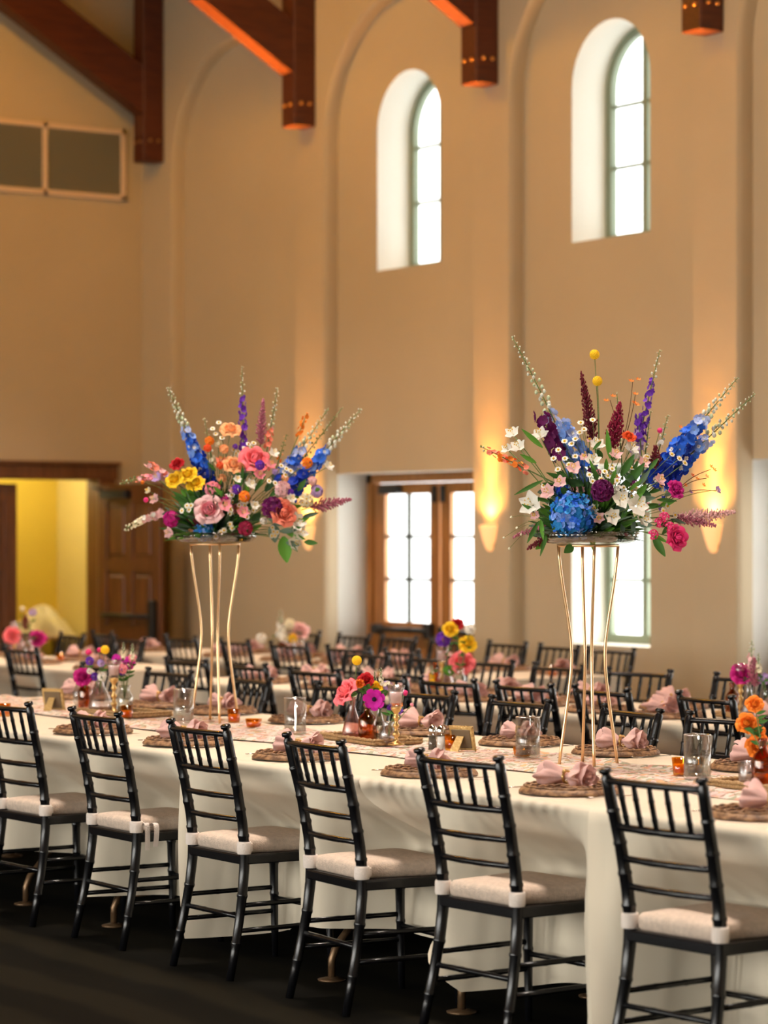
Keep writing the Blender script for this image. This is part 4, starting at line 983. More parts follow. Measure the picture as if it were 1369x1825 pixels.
def astilbe(g, a, b, w, m, n=46, stem='stem_brown'):
    a, b = Vector(a), Vector(b); g.tube([a, a.lerp(b, .5), b], [.0025, .0018, .0008], stem, 5); ax, u, v = basis(b - a); L = (b - a).length
    for i in range(n):
        t = .18 + .82 * i / n; p = a.lerp(b, t); an = i * 2.39996; q = 1.25 * w * (1 - (t - .18) / .82) ** .8 * (1.0 if t > .3 else .6) + .002
        d = (u * math.cos(an) + v * math.sin(an)) + ax * .75; e = p + d * q
        N = max(2, int(q / .0035))
        for s in range(N):
            c = p.lerp(e, (s + .6) / N) + Vector((FR.uniform(-1, 1), FR.uniform(-1, 1), FR.uniform(-1, 1))) * .0022
            g.ball(c, .0034, m, 4, 3, (1, 1, 1.6))
        g.tube([p, e], .0007, m, 3, False)
def daisy(g, c, n, r):
    r *= 1.15
    floret(g, c, n, r, 9, 'white', .1, .9); nn = Vector(n).normalized(); g.ball(Vector(c) + nn * r * .1, r * .38, 'yellow_center', 7, 4)
def lily(g, c, n, r, m='white'):
    r *= 1.15
    floret(g, c, n, r, 3, m, .50, .70, .55, None, 0.0); floret(g, Vector(c), n, r * .92, 3, m, .68, .60, .6, None, PI / 3)
    N, u, v = basis(n); c = Vector(c)
    for k in range(5):
        a = k * 1.256; e = c + N * r * .95 + (u * math.cos(a) + v * math.sin(a)) * r * .25
        g.tube([c, e], .0008, 'cream', 3, False); g.ball(e, .0028, 'yellow_center', 4, 3)
def craspedia(g, c, base, r):
    g.tube(bez(base, c, (0.004, 0, 0)), .0016, 'stem', 5); c = Vector(c)
    g.ball(c, r * .93, 'yellow', 14, 10)
    for i in range(110):
        z = 1 - 2 * (i + .5) / 110; a = i * 2.39996; q = math.sqrt(1 - z * z); g.ball(c + Vector((q * math.cos(a), q * math.sin(a), z)) * r * .93, r * .13, 'yellow', 4, 3)
def part(parent, name, fn, label=None):
    g = MB(); fn(g); o = g.build(name, parent)
    if label: o['label'] = label
    return o

# ---- tall gold stand with glass tray
def tall_stand(cx_, cy_, label, rz):
    t = thing('flower_stand', label, 'stand', (cx_, cy_, RZ), rz, 'tall gold flower stands')
    H = 0.785
    for k in range(4):
        a = R(45 + 90 * k); d = Vector((math.cos(a), math.sin(a), 0)); pts = []
        for i in range(17):
            s = i / 16; rad = 0.056 + 0.047 * (1 - sstep(-.25, .60, s)) * 1.35 + 0.054 * sstep(.42, 1.05, s); pts.append(d * rad + Vector((0, 0, H * s)))
        g = MB(); g.tube(pts, 0.0058, 'gold_metal', 8); g.build('leg', t)
    g = MB(); r = 0.108
    g.tube([(r * math.cos(2 * PI * k / 32), r * math.sin(2 * PI * k / 32), H) for k in range(33)], 0.0055, 'gold_metal', 7, False); g.build('ring', t)
    return t
def tray(cx_, cy_, label):
    t = thing('glass_tray', label, 'tray', (cx_, cy_, RZ + 0.792), 0.0, 'glass trays on the tall stands')
    g = MB(); g.lathe([(0, 0), (0.135, 0), (0.165, 0.006), (0.182, 0.022), (0.186, 0.040), (0.181, 0.041), (0.176, 0.024), (0.160, 0.011), (0.13, 0.006), (0, 0.006)], 'tray_glass', 40); g.build('bowl', t)
    g = MB(); g.tube([(0.1835 * math.cos(2 * PI * k / 40), 0.1835 * math.sin(2 * PI * k / 40), 0.0415) for k in range(41)], 0.0022, 'tray_glass', 6, False); g.build('rim', t)
    g = MB(); g.lathe([(0, .007), (0.10, .007), (0.105, .03), (0.09, .06), (0.03, .085), (0, .09)], 'leaf_dark', 18); g.build('flower_foam', t)
    return t

class Arr:
    """arrangement placed through a crop of the photo: zoom coords -> points around the stand's axis"""
    def __init__(s, center, ox, oy, k, name, label):
        s.c = Vector(center); s.d0 = depth(center); s.ox, s.oy, s.k = ox, oy, k
        s.t = thing(name, label, 'flowers', center, 0, 'large flower arrangements'); s.mpp = s.d0 / FPX * k   # metres per crop pixel
    def p(s, x, y, dz=0.0): return at_d(s.ox + x * s.k, s.oy + y * s.k, s.d0 - dz) - s.c      # dz metres towards camera
    def nrm(s, x, y, dz, up=0.25):
        q = s.p(x, y, dz) - Vector((0, 0, 0.10)); q = q.normalized() * .8 - BACKV * .75 + Vector((0, 0, up)); return q.normalized()
    def m(s, px): return px * s.mpp
    def stemto(s, g, p):
        b = Vector((p.x * .12, p.y * .12, 0.02)); g.tube(bez(b, p, (0, 0, 0.02), 6), .0018, 'stem', 4)
def head(A, name, x, y, dz, fn, r, *args, **kw):
    g = MB(); p = A.p(x, y, dz); n = A.nrm(x, y, dz, kw.pop('up', .25)); fn(g, p, n, A.m(r), *args, **kw); A.stemto(g, p - n * A.m(r) * .3); g.build(name, A.t); return p
def foliage(A, n, rx, rz, seed):
    """inner greenery: countless thin leaves and stems filling the mound"""
    rn = random.Random(seed); g = MB()
    for i in range(n):
        a = rn.uniform(0, 2 * PI); e = rn.uniform(-.12, 1.25); q = rn.uniform(.55, 1.0)
        d = Vector((math.cos(a) * math.cos(e), math.sin(a) * math.cos(e), math.sin(e)))
        tip = Vector((d.x * rx * q, d.y * rx * q, 0.05 + d.z * rz * q)); b = tip * rn.uniform(.25, .6) ; b.z = max(b.z, .02)
        g.tube([Vector((0, 0, .04)), b], .0013, 'stem', 3, False)
        blade(g, b, tip, rn.uniform(.016, .042), rn.choice(['leaf', 'leaf', 'leaf_dark', 'leaf_dark', 'leaf_bright', 'leaf_grey']), rn.uniform(0, .03), (rn.uniform(-1, 1), rn.uniform(-1, 1), rn.uniform(0, 1)))
    o = g.build('greenery', A.t); o['kind'] = 'stuff'; return o

# ================= arrangement by the window (right of the photo)
SR = at_z(1083, 1369, RZ); SR = Vector((-7.70, 6.08, RZ)); 
tall_stand(SR.x, SR.y, 'tall gold four-legged stand under the arrangement with the large blue hydrangea', R(56 - 45 + 7))
tray(SR.x, SR.y, 'shallow clear glass tray under the arrangement with the large blue hydrangea')
A = Arr((SR.x, SR.y, RZ + 0.80), 840, 570, 529 / 1369, 'flower_arrangement', 'tall arrangement with a large blue hydrangea, white lilies and two yellow ball flowers')
foliage(A, 480, 0.235, 0.24, 1)
def sp(A, name, base, tip, dz, *a, **k):
    def fn(g): spike(g, A.p(*base, dz * .5), A.p(*tip, dz), *a, **k)
    return part(A.t, name, fn)
B = dict(bud=('bud_green', 'bud_white', 'bud_white'))
sp(A, 'delphinium', (520, 780), (190, 80), 0.0, [(0, 'sky_blue'), (.35, 'pale_blue')], .021, .007, 64, bend=(0, 0, .02), bud_from=.47, **B)
sp(A, 'larkspur', (720, 780), (870, 140), -.03, [(0, 'lilac'), (.4, 'purple')], .016, .006, 40, bud_from=.80, start=.25, **B)
sp(A, 'delphinium', (760, 830), (1228, 268), 0.03, [(0, 'deep_blue'), (.3, ('blue', 'deep_blue')), (.5, ('blue', 'sky_blue')), (.62, 'pale_blue')], .030, .006, 74, bud_from=.68, start=.15, **B)
sp(A, 'delphinium', (820, 800), (1308, 342), -.02, [(0, ('blue', 'deep_blue')), (.4, ('sky_blue', 'blue')), (.5, 'pale_blue')], .026, .006, 60, bud_from=.56, start=.12, **B)
sp(A, 'delphinium', (600, 780), (420, 470), .06, [(0, 'blue'), (.5, ('sky_blue', 'pale_blue'))], .022, .014, 26, bud_from=1.0, start=.35)
sp(A, 'snapdragon', (480, 800), (45, 585), .04, [(0, 'coral'), (.5, ('red_orange', 'coral', 'orange'))], .011, .008, 24, bud_from=.93, start=.5, bud=('stem', 'bud_green'))
sp(A, 'stock', (460, 760), (322, 430), .05, [(0, 'plum')], .020, .017, 18, bud_from=1.0, start=.35)
sp(A, 'stock', (800, 800), (770, 440), .02, [(0, 'purple')], .012, .010, 10, bud_from=1.0, start=.65)
sp(A, 'snapdragon', (700, 740), (672, 335), -.05, [(0, 'cream')], .008, .005, 16, bud_from=.2, start=.3, **B)
sp(A, 'snapdragon', (830, 740), (908, 440), .0, [(0, 'white')], .009, .006, 14, bud_from=.6, start=.5, **B)
sp(A, 'snapdragon', (790, 720), (828, 420), -.04, [(0, 'lilac')], .008, .005, 14, bud_from=.3, start=.3, **B)
def ast(A, base, tip, dz, w, m, n=46): return part(A.t, 'astilbe', lambda g: astilbe(g, A.p(*base, dz * .6), A.p(*tip, dz), w, m, n))
ast(A, (580, 640), (507, 242), .02, .024, 'burgundy', 90); ast(A, (640, 640), (686, 380), .05, .030, 'crimson', 80)
ast(A, (420, 960), (262, 1056), .06, .016, 'burgundy', 40); ast(A, (380, 930), (190, 1002), .03, .010, 'dusty_rose', 30); ast(A, (850, 720), (850, 580), .05, .02, 'burgundy', 40)
ast(A, (880, 930), (1218, 885), .04, .028, 'pale_pink', 80); ast(A, (900, 900), (1130, 950), .06, .018, 'dusty_rose', 40)
for (x, y), dz in (((569, 160), .0), ((582, 282), .02)): part(A.t, 'billy_ball', lambda g: craspedia(g, A.p(x, y, dz), A.p(590, 640, dz), A.m(23)))
part(A.t, 'crocosmia', lambda g: [g.tube(bez(A.p(690, 600, 0), A.p(*q, .01), (.01, 0, 0)), .0016, 'stem_brown', 4) for q in ((745, 285), (757, 345), (640, 370))] + [floret(g, A.p(x, y, .01), A.nrm(x, y, 0, .6), .012, 6, 'orange', .5, .6, .5) for x, y in ((622, 375), (655, 355), (738, 285), (770, 278), (757, 345), (752, 385), (765, 395))])
part(A.t, 'crocosmia', lambda g: [g.tube(bez(A.p(900, 840, .05), A.p(*q, .03), (0, 0, .02)), .0014, 'stem_brown', 4) for q in ((1105, 690), (1130, 790), (1085, 730))] + [floret(g, A.p(x, y, .03), A.nrm(x, y, 0, .6), .010, 6, c, .6, .6, .5) for x, y, c in ((1105, 680, 'orange'), (1120, 695, 'orange'), (1020, 720, 'red_orange'), (1040, 735, 'orange'), (1085, 725, 'peach'), (1070, 765, 'orange'), (985, 765, 'orange'), (965, 498, 'orange'), (1140, 785, 'lilac'), (1010, 795, 'purple'))])
part(A.t, 'hydrangea', lambda g: hydrangea(g, A.p(472, 905, .13), A.nrm(472, 880, .2), A.m(104), ['hydrangea', 'hydrangea', 'blue', 'sky_blue'], 180), 'large blue hydrangea head')
part(A.t, 'hydrangea', lambda g: hydrangea(g, A.p(425, 795, .06), A.nrm(425, 780, .1), A.m(45), ['deep_blue', 'hydrangea'], 40))
head(A, 'stock', 605, 788, .17, ruffle, 56, 'plum', 26, 'magenta')
head(A, 'ranunculus', 730, 535, .05, rose, 27, 'red_orange'); head(A, 'ranunculus', 948, 780, .12, rose, 36, 'magenta'); head(A, 'ranunculus', 955, 1005, .12, rose, 48, 'hot_pink')
for x, y in ((868, 935), (915, 955), (840, 990), (890, 910)): head(A, 'phlox', x, y, .13, ruffle, 26, 'hot_pink', 9, 'pale_pink')
for x, y, r, dz in ((195, 530, 34, .05), (222, 592, 34, .08), (320, 540, 38, .06), (170, 600, 26, .05), (580, 585, 36, .07), (560, 655, 36, .10), (735, 600, 34, .06), (285, 855, 52, .10), (685, 832, 40, .16), (760, 860, 50, .17), (648, 908, 36, .17), (790, 920, 34, .15)):
    head(A, 'alstroemeria', x, y, dz, lily, r)
for x, y, r, dz in ((475, 692, 32, .12), (412, 755, 30, .12), (358, 800, 34, .11), (662, 628, 30, .09), (790, 665, 28, .08), (865, 742, 28, .10), (300, 902, 22, .1), (585, 915, 26, .16), (545, 560, 14, .06), (520, 640, 20, .09)):
    head(A, 'alstroemeria', x, y, dz, lily, r, 'pale_pink')
for k, L in enumerate((((430, 560), (462, 572), (480, 630), (450, 668), (402, 600), (432, 640), (380, 640), (400, 690)), ((505, 475), (520, 505), (560, 462), (500, 520), (480, 550)), ((630, 720), (600, 735), (672, 742), (650, 688), (545, 715), (560, 745), (615, 700)), ((905, 860), (885, 880), (940, 900), (925, 620), (985, 660), (960, 640)))):
    part(A.t, 'feverfew', lambda g: [(daisy(g, A.p(x, y, .10 if k != 2 else .16), A.nrm(x, y, .1), A.m(14)), g.tube(bez(A.p((x + 600) / 2, (y + 950) / 2, .03), A.p(x, y, .09 if k != 2 else .15), (0, 0, 0)), .0011, 'stem', 4)) for x, y in L])
part(A.t, 'thistle', lambda g: (g.ball(A.p(870, 510, .03), A.m(13), 'hot_pink', 8, 6), g.tube(bez(A.p(800, 760, 0), A.p(870, 510, .03), (0, 0, 0)), .0015, 'stem', 4)))
part(A.t, 'scabiosa', lambda g: [(floret(g, A.p(x, y, .03), A.nrm(x, y, 0), A.m(20), 6, c, .3), g.tube(bez(A.p(900, 850, 0), A.p(x, y, .02), (0, 0, .01)), .0012, 'stem', 4)) for x, y, c in ((1135, 785, 'lilac'), (895, 770, 'deep_blue'), (885, 830, 'deep_blue'), (905, 750, 'purple'), (870, 870, 'purple'))])
part(A.t, 'bunny_tail', lambda g: [(g.ball(A.p(x, y, .03), .005, 'cream', 6, 4), g.tube(bez(A.p(330, 930, .03), A.p(x, y, .03), (0, 0, .012)), .0008, 'stem', 3)) for x, y in ((150, 1005), (175, 1055), (185, 910), (210, 960), (230, 990))])
for a, b, w, m in (((330, 590), (232, 503), 30, 'leaf_bright'), ((640, 640), (625, 505), 32, 'leaf_bright'), ((690, 720), (752, 620), 44, 'leaf'), ((700, 780), (800, 660), 50, 'leaf'), ((330, 740), (198, 808), 24, 'leaf'), ((300, 660), (225, 620), 26, 'leaf_bright'), ((330, 900), (232, 850), 26, 'leaf'), ((310, 930), (258, 1030), 26, 'leaf'), ((320, 920), (332, 1015), 26, 'leaf_bright'), ((350, 980), (318, 1090), 22, 'leaf'),
                   ((560, 985), (560, 1060), 34, 'leaf_bright'), ((500, 990), (530, 985), 40, 'leaf_bright'), ((470, 1040), (428, 1075), 50, 'leaf'), ((710, 890), (690, 1020), 30, 'leaf_grey'), ((750, 900), (745, 1000), 28, 'leaf_grey'), ((840, 1000), (895, 1092), 46, 'leaf'), ((780, 900), (740, 890), 30, 'leaf_bright'), ((720, 850), (690, 940), 28, 'leaf'), ((880, 990), (940, 920), 30, 'leaf'), ((520, 760), (440, 740), 40, 'leaf_dark'), ((560, 840), (600, 880), 36, 'leaf_dark'), ((700, 700), (760, 760), 40, 'leaf_dark'), ((380, 860), (365, 830), 40, 'leaf_dark'), ((600, 560), (560, 600), 20, 'leaf'), ((760, 780), (830, 810), 40, 'leaf_dark'), ((640, 960), (600, 1000), 36, 'leaf_dark'), ((860, 640), (815, 700), 24, 'leaf')):
    part(A.t, 'leaf', lambda g: blade(g, A.p(*a, .09), A.p(*b, .11), A.m(w), m))

def leaves(A, n, cx0, cy0, rx, ry, seed):
    rn = random.Random(seed)
    for i in range(n):
        a = rn.uniform(-.5, PI + .5); q = rn.uniform(.35, .95); x, y = cx0 + rx * q * math.cos(a), cy0 - ry * q * math.sin(a)
        k = rn.uniform(55, 95) / max(1, math.hypot(x - cx0, y - cy0)); e = (x + (x - cx0) * k + rn.uniform(-30, 30), y + (y - cy0) * k + rn.uniform(-30, 30)); dz = .17 * (1 - q) + rn.uniform(0, .06)
        m = rn.choice(['leaf', 'leaf_bright', 'leaf', 'leaf_grey'])
        part(A.t, 'leaf', lambda g: blade(g, A.p(x, y, dz), A.p(e[0], e[1], dz + .02), A.m(rn.uniform(20, 40)), m, 0.004))
leaves(A, 46, 620, 900, 330, 300, 21)
def filler(A, n, cx0, cy0, rx, ry, cols, seed):
    rn = random.Random(seed)
    for i in range(n):
        a = rn.uniform(PI * .02, PI * .98) if rn.random() < .75 else rn.uniform(-.4, PI + .4); q = rn.uniform(.25, 1.0)
        x, y = cx0 + rx * q * math.cos(a), cy0 - ry * q * math.sin(a); m = rn.choice(cols); kind = rn.random(); dz = .15 * (1 - q) + rn.uniform(-.02, .05)
        if kind < .35: head(A, 'stock', x, y, dz, ruffle, rn.uniform(18, 28), m, 10)
        elif kind < .6: head(A, 'alstroemeria', x, y, dz, lily, rn.uniform(18, 26), m)
        else:
            pts = [(x + rn.uniform(-34, 34), y + rn.uniform(-28, 28)) for _ in range(5)]
            part(A.t, 'feverfew', lambda g: [(daisy(g, A.p(u, v, dz), A.nrm(u, v, .1), A.m(12)), g.tube(bez(A.p((u + cx0) / 2, (v + cy0) / 2, .03), A.p(u, v, dz - .005), (0, 0, 0)), .001, 'stem', 4)) for u, v in pts])
filler(A, 34, 640, 940, 330, 400, ['white', 'pale_pink', 'white', 'lilac', 'plum', 'cream', 'pink'], 4)
# ================= arrangement nearer the end wall (left of the photo)
SL = Vector((-10.38, 6.10, RZ))
tall_stand(SL.x, SL.y, 'tall gold four-legged stand under the arrangement with yellow ranunculus and roses', R(56 - 45 + 15))
tray(SL.x, SL.y, 'shallow clear glass tray under the arrangement with yellow ranunculus and roses')
A = Arr((SL.x, SL.y, RZ + 0.80), 180, 620, 500 / 1369, 'flower_arrangement', 'tall arrangement with yellow ranunculus, pink and peach roses and blue delphiniums')
foliage(A, 480, 0.25, 0.26, 2)
sp(A, 'delphinium', (560, 740), (328, 195), .02, [(0, 'deep_blue'), (.15, ('blue', 'deep_blue')), (.42, ('blue', 'sky_blue')), (.58, 'pale_blue')], .026, .008, 78, bud_from=.64, start=.1, **B)
sp(A, 'larkspur', (700, 700), (688, 92), -.02, [(0, 'purple')], .017, .006, 38, bud_from=.76, start=.32, **B)
sp(A, 'snapdragon', (790, 620), (862, 198), -.03, [(0, 'coral'), (.5, ('coral', 'pale_pink'))], .012, .007, 34, bud_from=.55, start=.3, **B)
sp(A, 'delphinium', (860, 780), (1268, 300), .02, [(0, 'deep_blue'), (.25, ('blue', 'deep_blue')), (.4, ('sky_blue', 'blue'))], .028, .007, 74, bud_from=.60, start=.15, **B)
sp(A, 'delphinium', (840, 700), (1110, 295), -.03, [(0, ('sky_blue', 'pale_blue', 'blue'))], .024, .006, 54, bud_from=.52, start=.1, **B)
sp(A, 'delphinium', (860, 700), (1180, 290), -.05, [(0, 'pale_blue')], .012, .005, 40, bud_from=.35, start=.2, bud=('bud_green', 'stem'))
sp(A, 'snapdragon', (480, 700), (95, 662), .05, [(0, 'pale_pink'), (.5, ('pale_pink', 'coral', 'pink'))], .013, .007, 36, bend=(0, 0, .045), bud_from=.80, start=.35, bud=('stem', 'bud_green'))
sp(A, 'snapdragon', (480, 740), (225, 560), .04, [(0, ('coral', 'pale_pink'))], .015, .009, 22, bud_from=1, start=.5)
sp(A, 'stock', (460, 800), (118, 885), .05, [(0, ('pale_pink', 'white')), (.75, 'cream')], .014, .009, 36, bend=(0, 0, .03), bud_from=.9, start=.45, bud=('bud_green', 'cream'))
sp(A, 'snapdragon', (560, 640), (505, 345), -.02, [(0, 'cream')], .010, .006, 18, bud_from=.4, start=.2, **B)
sp(A, 'snapdragon', (840, 640), (905, 425), .0, [(0, 'orange')], .009, .006, 14, bud_from=.5, start=.4, bud=('stem', 'peach'))
sp(A, 'crocosmia', (880, 640), (1005, 320), -.02, [(0, 'orange')], .010, .008, 12, bud_from=.97, start=.62, bud=('orange', 'peach'))
ast(A, (775, 520), (792, 250), .0, .022, 'dusty_rose', 70); ast(A, (980, 790), (1222, 738), .04, .028, 'dusty_rose', 60); ast(A, (560, 850), (420, 830), .1, .04, 'burgundy', 80)
for x, y, r, m in ((525, 787, 58, 'pink'), (895, 802, 56, 'coral'), (648, 567, 44, 'peach'), (632, 395, 44, 'peach'), (757, 540, 66, 'rose')):
    head(A, 'rose' if m != 'rose' else 'peony', x, y, .17 if y > 700 else .08 if y > 450 else .02, rose, r, m, m2='pale_pink' if m == 'pink' else None)
for x, y, r, m in ((357, 640, 38, 'yellow'), (424, 615, 38, 'yellow'), (460, 657, 38, 'yellow'), (370, 563, 30, 'red')): head(A, 'ranunculus', x, y, .10, rose, r, m)
for x, y, r, m, dz in ((345, 835, 46, 'magenta', .1), (835, 780, 58, 'plum', .16), (480, 845, 40, 'burgundy', .13), (705, 880, 40, 'crimson', .17), (662, 690, 26, 'purple', .15), (775, 572, 26, 'purple', .15), (530, 455, 26, 'orange', .04), (600, 495, 26, 'peach', .06), (700, 725, 30, 'orange', .16), (1005, 562, 30, 'orange', .06), (895, 637, 22, 'peach', .1), (600, 740, 28, 'magenta', .13), (545, 690, 42, 'pink', .12), (885, 690, 44, 'pale_pink', .12), (1050, 700, 36, 'lilac', .05), (1000, 745, 40, 'cream', .08), (655, 482, 15, 'purple', .05), (850, 605, 18, 'lilac', .1), (520, 490, 22, 'red_orange', .08), (580, 575, 20, 'red_orange', .1), (925, 705, 18, 'purple', .13), (865, 640, 26, 'deep_blue', .1), (1030, 650, 26, 'pale_pink', .06), (440, 905, 26, 'peach', .1), (575, 470, 22, 'cream', .03)):
    head(A, 'stock', x, y, dz, ruffle, r, m, 14, 'yellow_center' if m in ('orange', 'cream') else None)
part(A.t, 'hydrangea', lambda g: hydrangea(g, A.p(502, 895, .13), A.nrm(502, 880, .2), A.m(50), ['hydrangea', 'blue', 'sky_blue'], 90))
for x, y, r, dz, m in ((665, 645, 20, .14, 'white'), (730, 670, 26, .15, 'white'), (748, 770, 22, .17, 'white'), (1105, 580, 26, .05, 'white'), (925, 737, 24, .15, 'white'), (340, 900, 28, .06, 'pale_pink'), (268, 742, 28, .05, 'pale_pink'), (235, 700, 18, .04, 'cream'), (605, 772, 30, .16, 'pink'), (690, 805, 28, .17, 'pink'), (770, 625, 26, .15, 'pink'), (825, 575, 26, .12, 'pink'), (945, 850, 44, .12, 'white'), (960, 900, 40, .1, 'white'), (935, 950, 34, .1, 'white'), (840, 520, 26, .1, 'white'), (280, 640, 26, .06, 'lilac'), (640, 700, 18, .14, 'pale_pink')):
    head(A, 'alstroemeria', x, y, dz, lily, r, m)
for k, L in enumerate((((720, 470), (735, 485), (715, 495), (745, 465), (700, 490)), ((630, 860), (600, 890), (560, 920), (585, 900), (640, 880), (690, 780), (712, 825)), ((420, 770), (440, 770), (395, 795), (430, 790)), ((820, 650), (850, 660), (905, 590), (880, 575), (925, 600), (900, 620)), ((545, 395), (575, 365), (560, 420), (590, 440)))):
    part(A.t, 'feverfew', lambda g: [(daisy(g, A.p(x, y, .05 if y < 500 else .17), A.nrm(x, y, .1), A.m(13)), g.tube(bez(A.p((x + 690) / 2, (y + 900) / 2, .03), A.p(x, y, .045 if y < 500 else .165), (0, 0, 0)), .0011, 'stem', 4)) for x, y in L])
part(A.t, 'thistle', lambda g: [(g.ball(A.p(x, y, .05), A.m(r), m, 8, 6), g.tube(bez(A.p(420, 780, .03), A.p(x, y, .05), (0, 0, .02)), .0013, 'stem', 4)) for x, y, r, m in ((220, 742, 13, 'hot_pink'), (203, 655, 10, 'orange'), (325, 630, 12, 'lilac'))])
for a, b, w, m in (((890, 920), (908, 1048), 82, 'leaf_bright'), ((840, 860), (850, 950), 70, 'leaf_grey'), ((900, 900), (1000, 935), 30, 'leaf_bright'), ((430, 760), (350, 700), 34, 'leaf'), ((450, 780), (340, 720), 22, 'leaf'), ((560, 600), (520, 560), 22, 'leaf'), ((620, 820), (575, 860), 44, 'leaf_dark'), ((740, 850), (780, 800), 44, 'leaf_dark'), ((650, 800), (640, 880), 40, 'leaf_dark'), ((800, 700), (850, 640), 40, 'leaf_dark'), ((700, 620), (640, 640), 36, 'leaf'), ((680, 640), (720, 610), 36, 'leaf_dark'), ((960, 700), (1000, 640), 30, 'leaf'), ((460, 740), (520, 720), 30, 'leaf_dark'), ((560, 700), (590, 640), 22, 'leaf_bright'), ((900, 930), (960, 995), 26, 'leaf'), ((1060, 700), (1050, 680), 30, 'leaf_bright')):
    part(A.t, 'leaf', lambda g: blade(g, A.p(*a, .09), A.p(*b, .11), A.m(w), m))

leaves(A, 40, 690, 870, 360, 300, 22)
filler(A, 34, 690, 900, 380, 400, ['white', 'pale_pink', 'peach', 'lilac', 'plum', 'cream', 'pink', 'coral'], 6)
# ================================================================== small table clusters
def bottle(name, label, loc, prof, m, group=None, rf=None, fill=None):
    t = thing(name, label, 'vase', loc, 0, group); g = MB()
    inner = [(max(.0, r - .0022), z + .002) for r, z in reversed(prof)]
    g.lathe(prof + inner[:-1], m, 28, ruffle=rf); g.build('glass_body', t)
    if fill: g = MB(); g.lathe([(0, .004), (fill[0], .004), (fill[0], fill[1]), (0, fill[1])], 'clear_glass', 16); g.build('water', t)
    return t
BUD = lambda h, r: [(0, 0), (r * .8, 0), (r, .008), (r * 1.02, h * .18), (r * .8, h * .42), (r * .42, h * .66), (r * .34, h * .82), (r * .42, h * .97), (r * .46, h)]
APO = lambda h, r: [(0, 0), (r * .92, 0), (r, .006), (r, h * .55), (r * .85, h * .66), (r * .42, h * .76), (r * .38, h * .90), (r * .48, h * .94), (r * .48, h)]
JAR = lambda h, r: [(0, 0), (r * .8, 0), (r, h * .15), (r, h * .55), (r * .7, h * .75), (r * .55, h * .85), (r * .7, h)]
diam = lambda n, k, a: (lambda an, z: a * math.cos(n * an) * math.cos(k * z))
def candlestick(loc, label, h=0.155, group=None):
    t = thing('candlestick', label, 'candlestick', loc, 0, group); g = MB()
    pr = [(0, 0), (.032, 0), (.033, .004), (.022, .010), (.010, .018), (.007, .03), (.013, .038), (.015, .046), (.008, .055), (.006, .066), (.012, .074), (.013, .080), (.006, .090), (.008, .103), (.015, .110), (.009, .118), (.010, .130), (.019, .140), (.021, .148), (.021, .153), (.012, .155), (0, .155)]
    g.lathe([(r, z * h / .155) for r, z in pr], 'brass', 20); g.build('stem', t)
    g = MB(); z0 = h; g.lathe([(0, z0), (.020, z0), (.024, z0 + .012), (.027, z0 + .045), (.034, z0 + .082), (.032, z0 + .082), (.025, z0 + .045), (.022, z0 + .014), (0, z0 + .010)], 'frost_glass', 36, ruffle=lambda a, z: .03 * math.cos(12 * a)); g.build('glass_cup', t)
    g = MB(); g.lathe([(0, z0 + .012), (.020, z0 + .013), (.024, z0 + .055), (0, z0 + .055)], 'candle_pink', 16); g.build('candle', t)
    return t
def wicker_tray(loc, L, D, rz, label, group='woven trays of bud vases'):
    t = thing('woven_tray', label, 'tray', loc, rz, group)
    g = MB(); g.box(-L / 2, L / 2, -D / 2, D / 2, 0, .006, 'tray_wicker', .002); g.build('base', t)
    for k, (a, b) in enumerate((((-L / 2, -D / 2), (L / 2, -D / 2)), ((L / 2, -D / 2), (L / 2, D / 2)), ((L / 2, D / 2), (-L / 2, D / 2)), ((-L / 2, D / 2), (-L / 2, -D / 2)))):
        g = MB(); n = 24
        for z, r in ((.010, .007), (.021, .006)): g.tube([(a[0] + (b[0] - a[0]) * i / n, a[1] + (b[1] - a[1]) * i / n, z + .0015 * math.cos(i * 2.6)) for i in range(n + 1)], [r * (1 + .18 * math.cos(i * 2.6)) for i in range(n + 1)], 'tray_wicker', 6)
        g.build('rim', t)
    return t
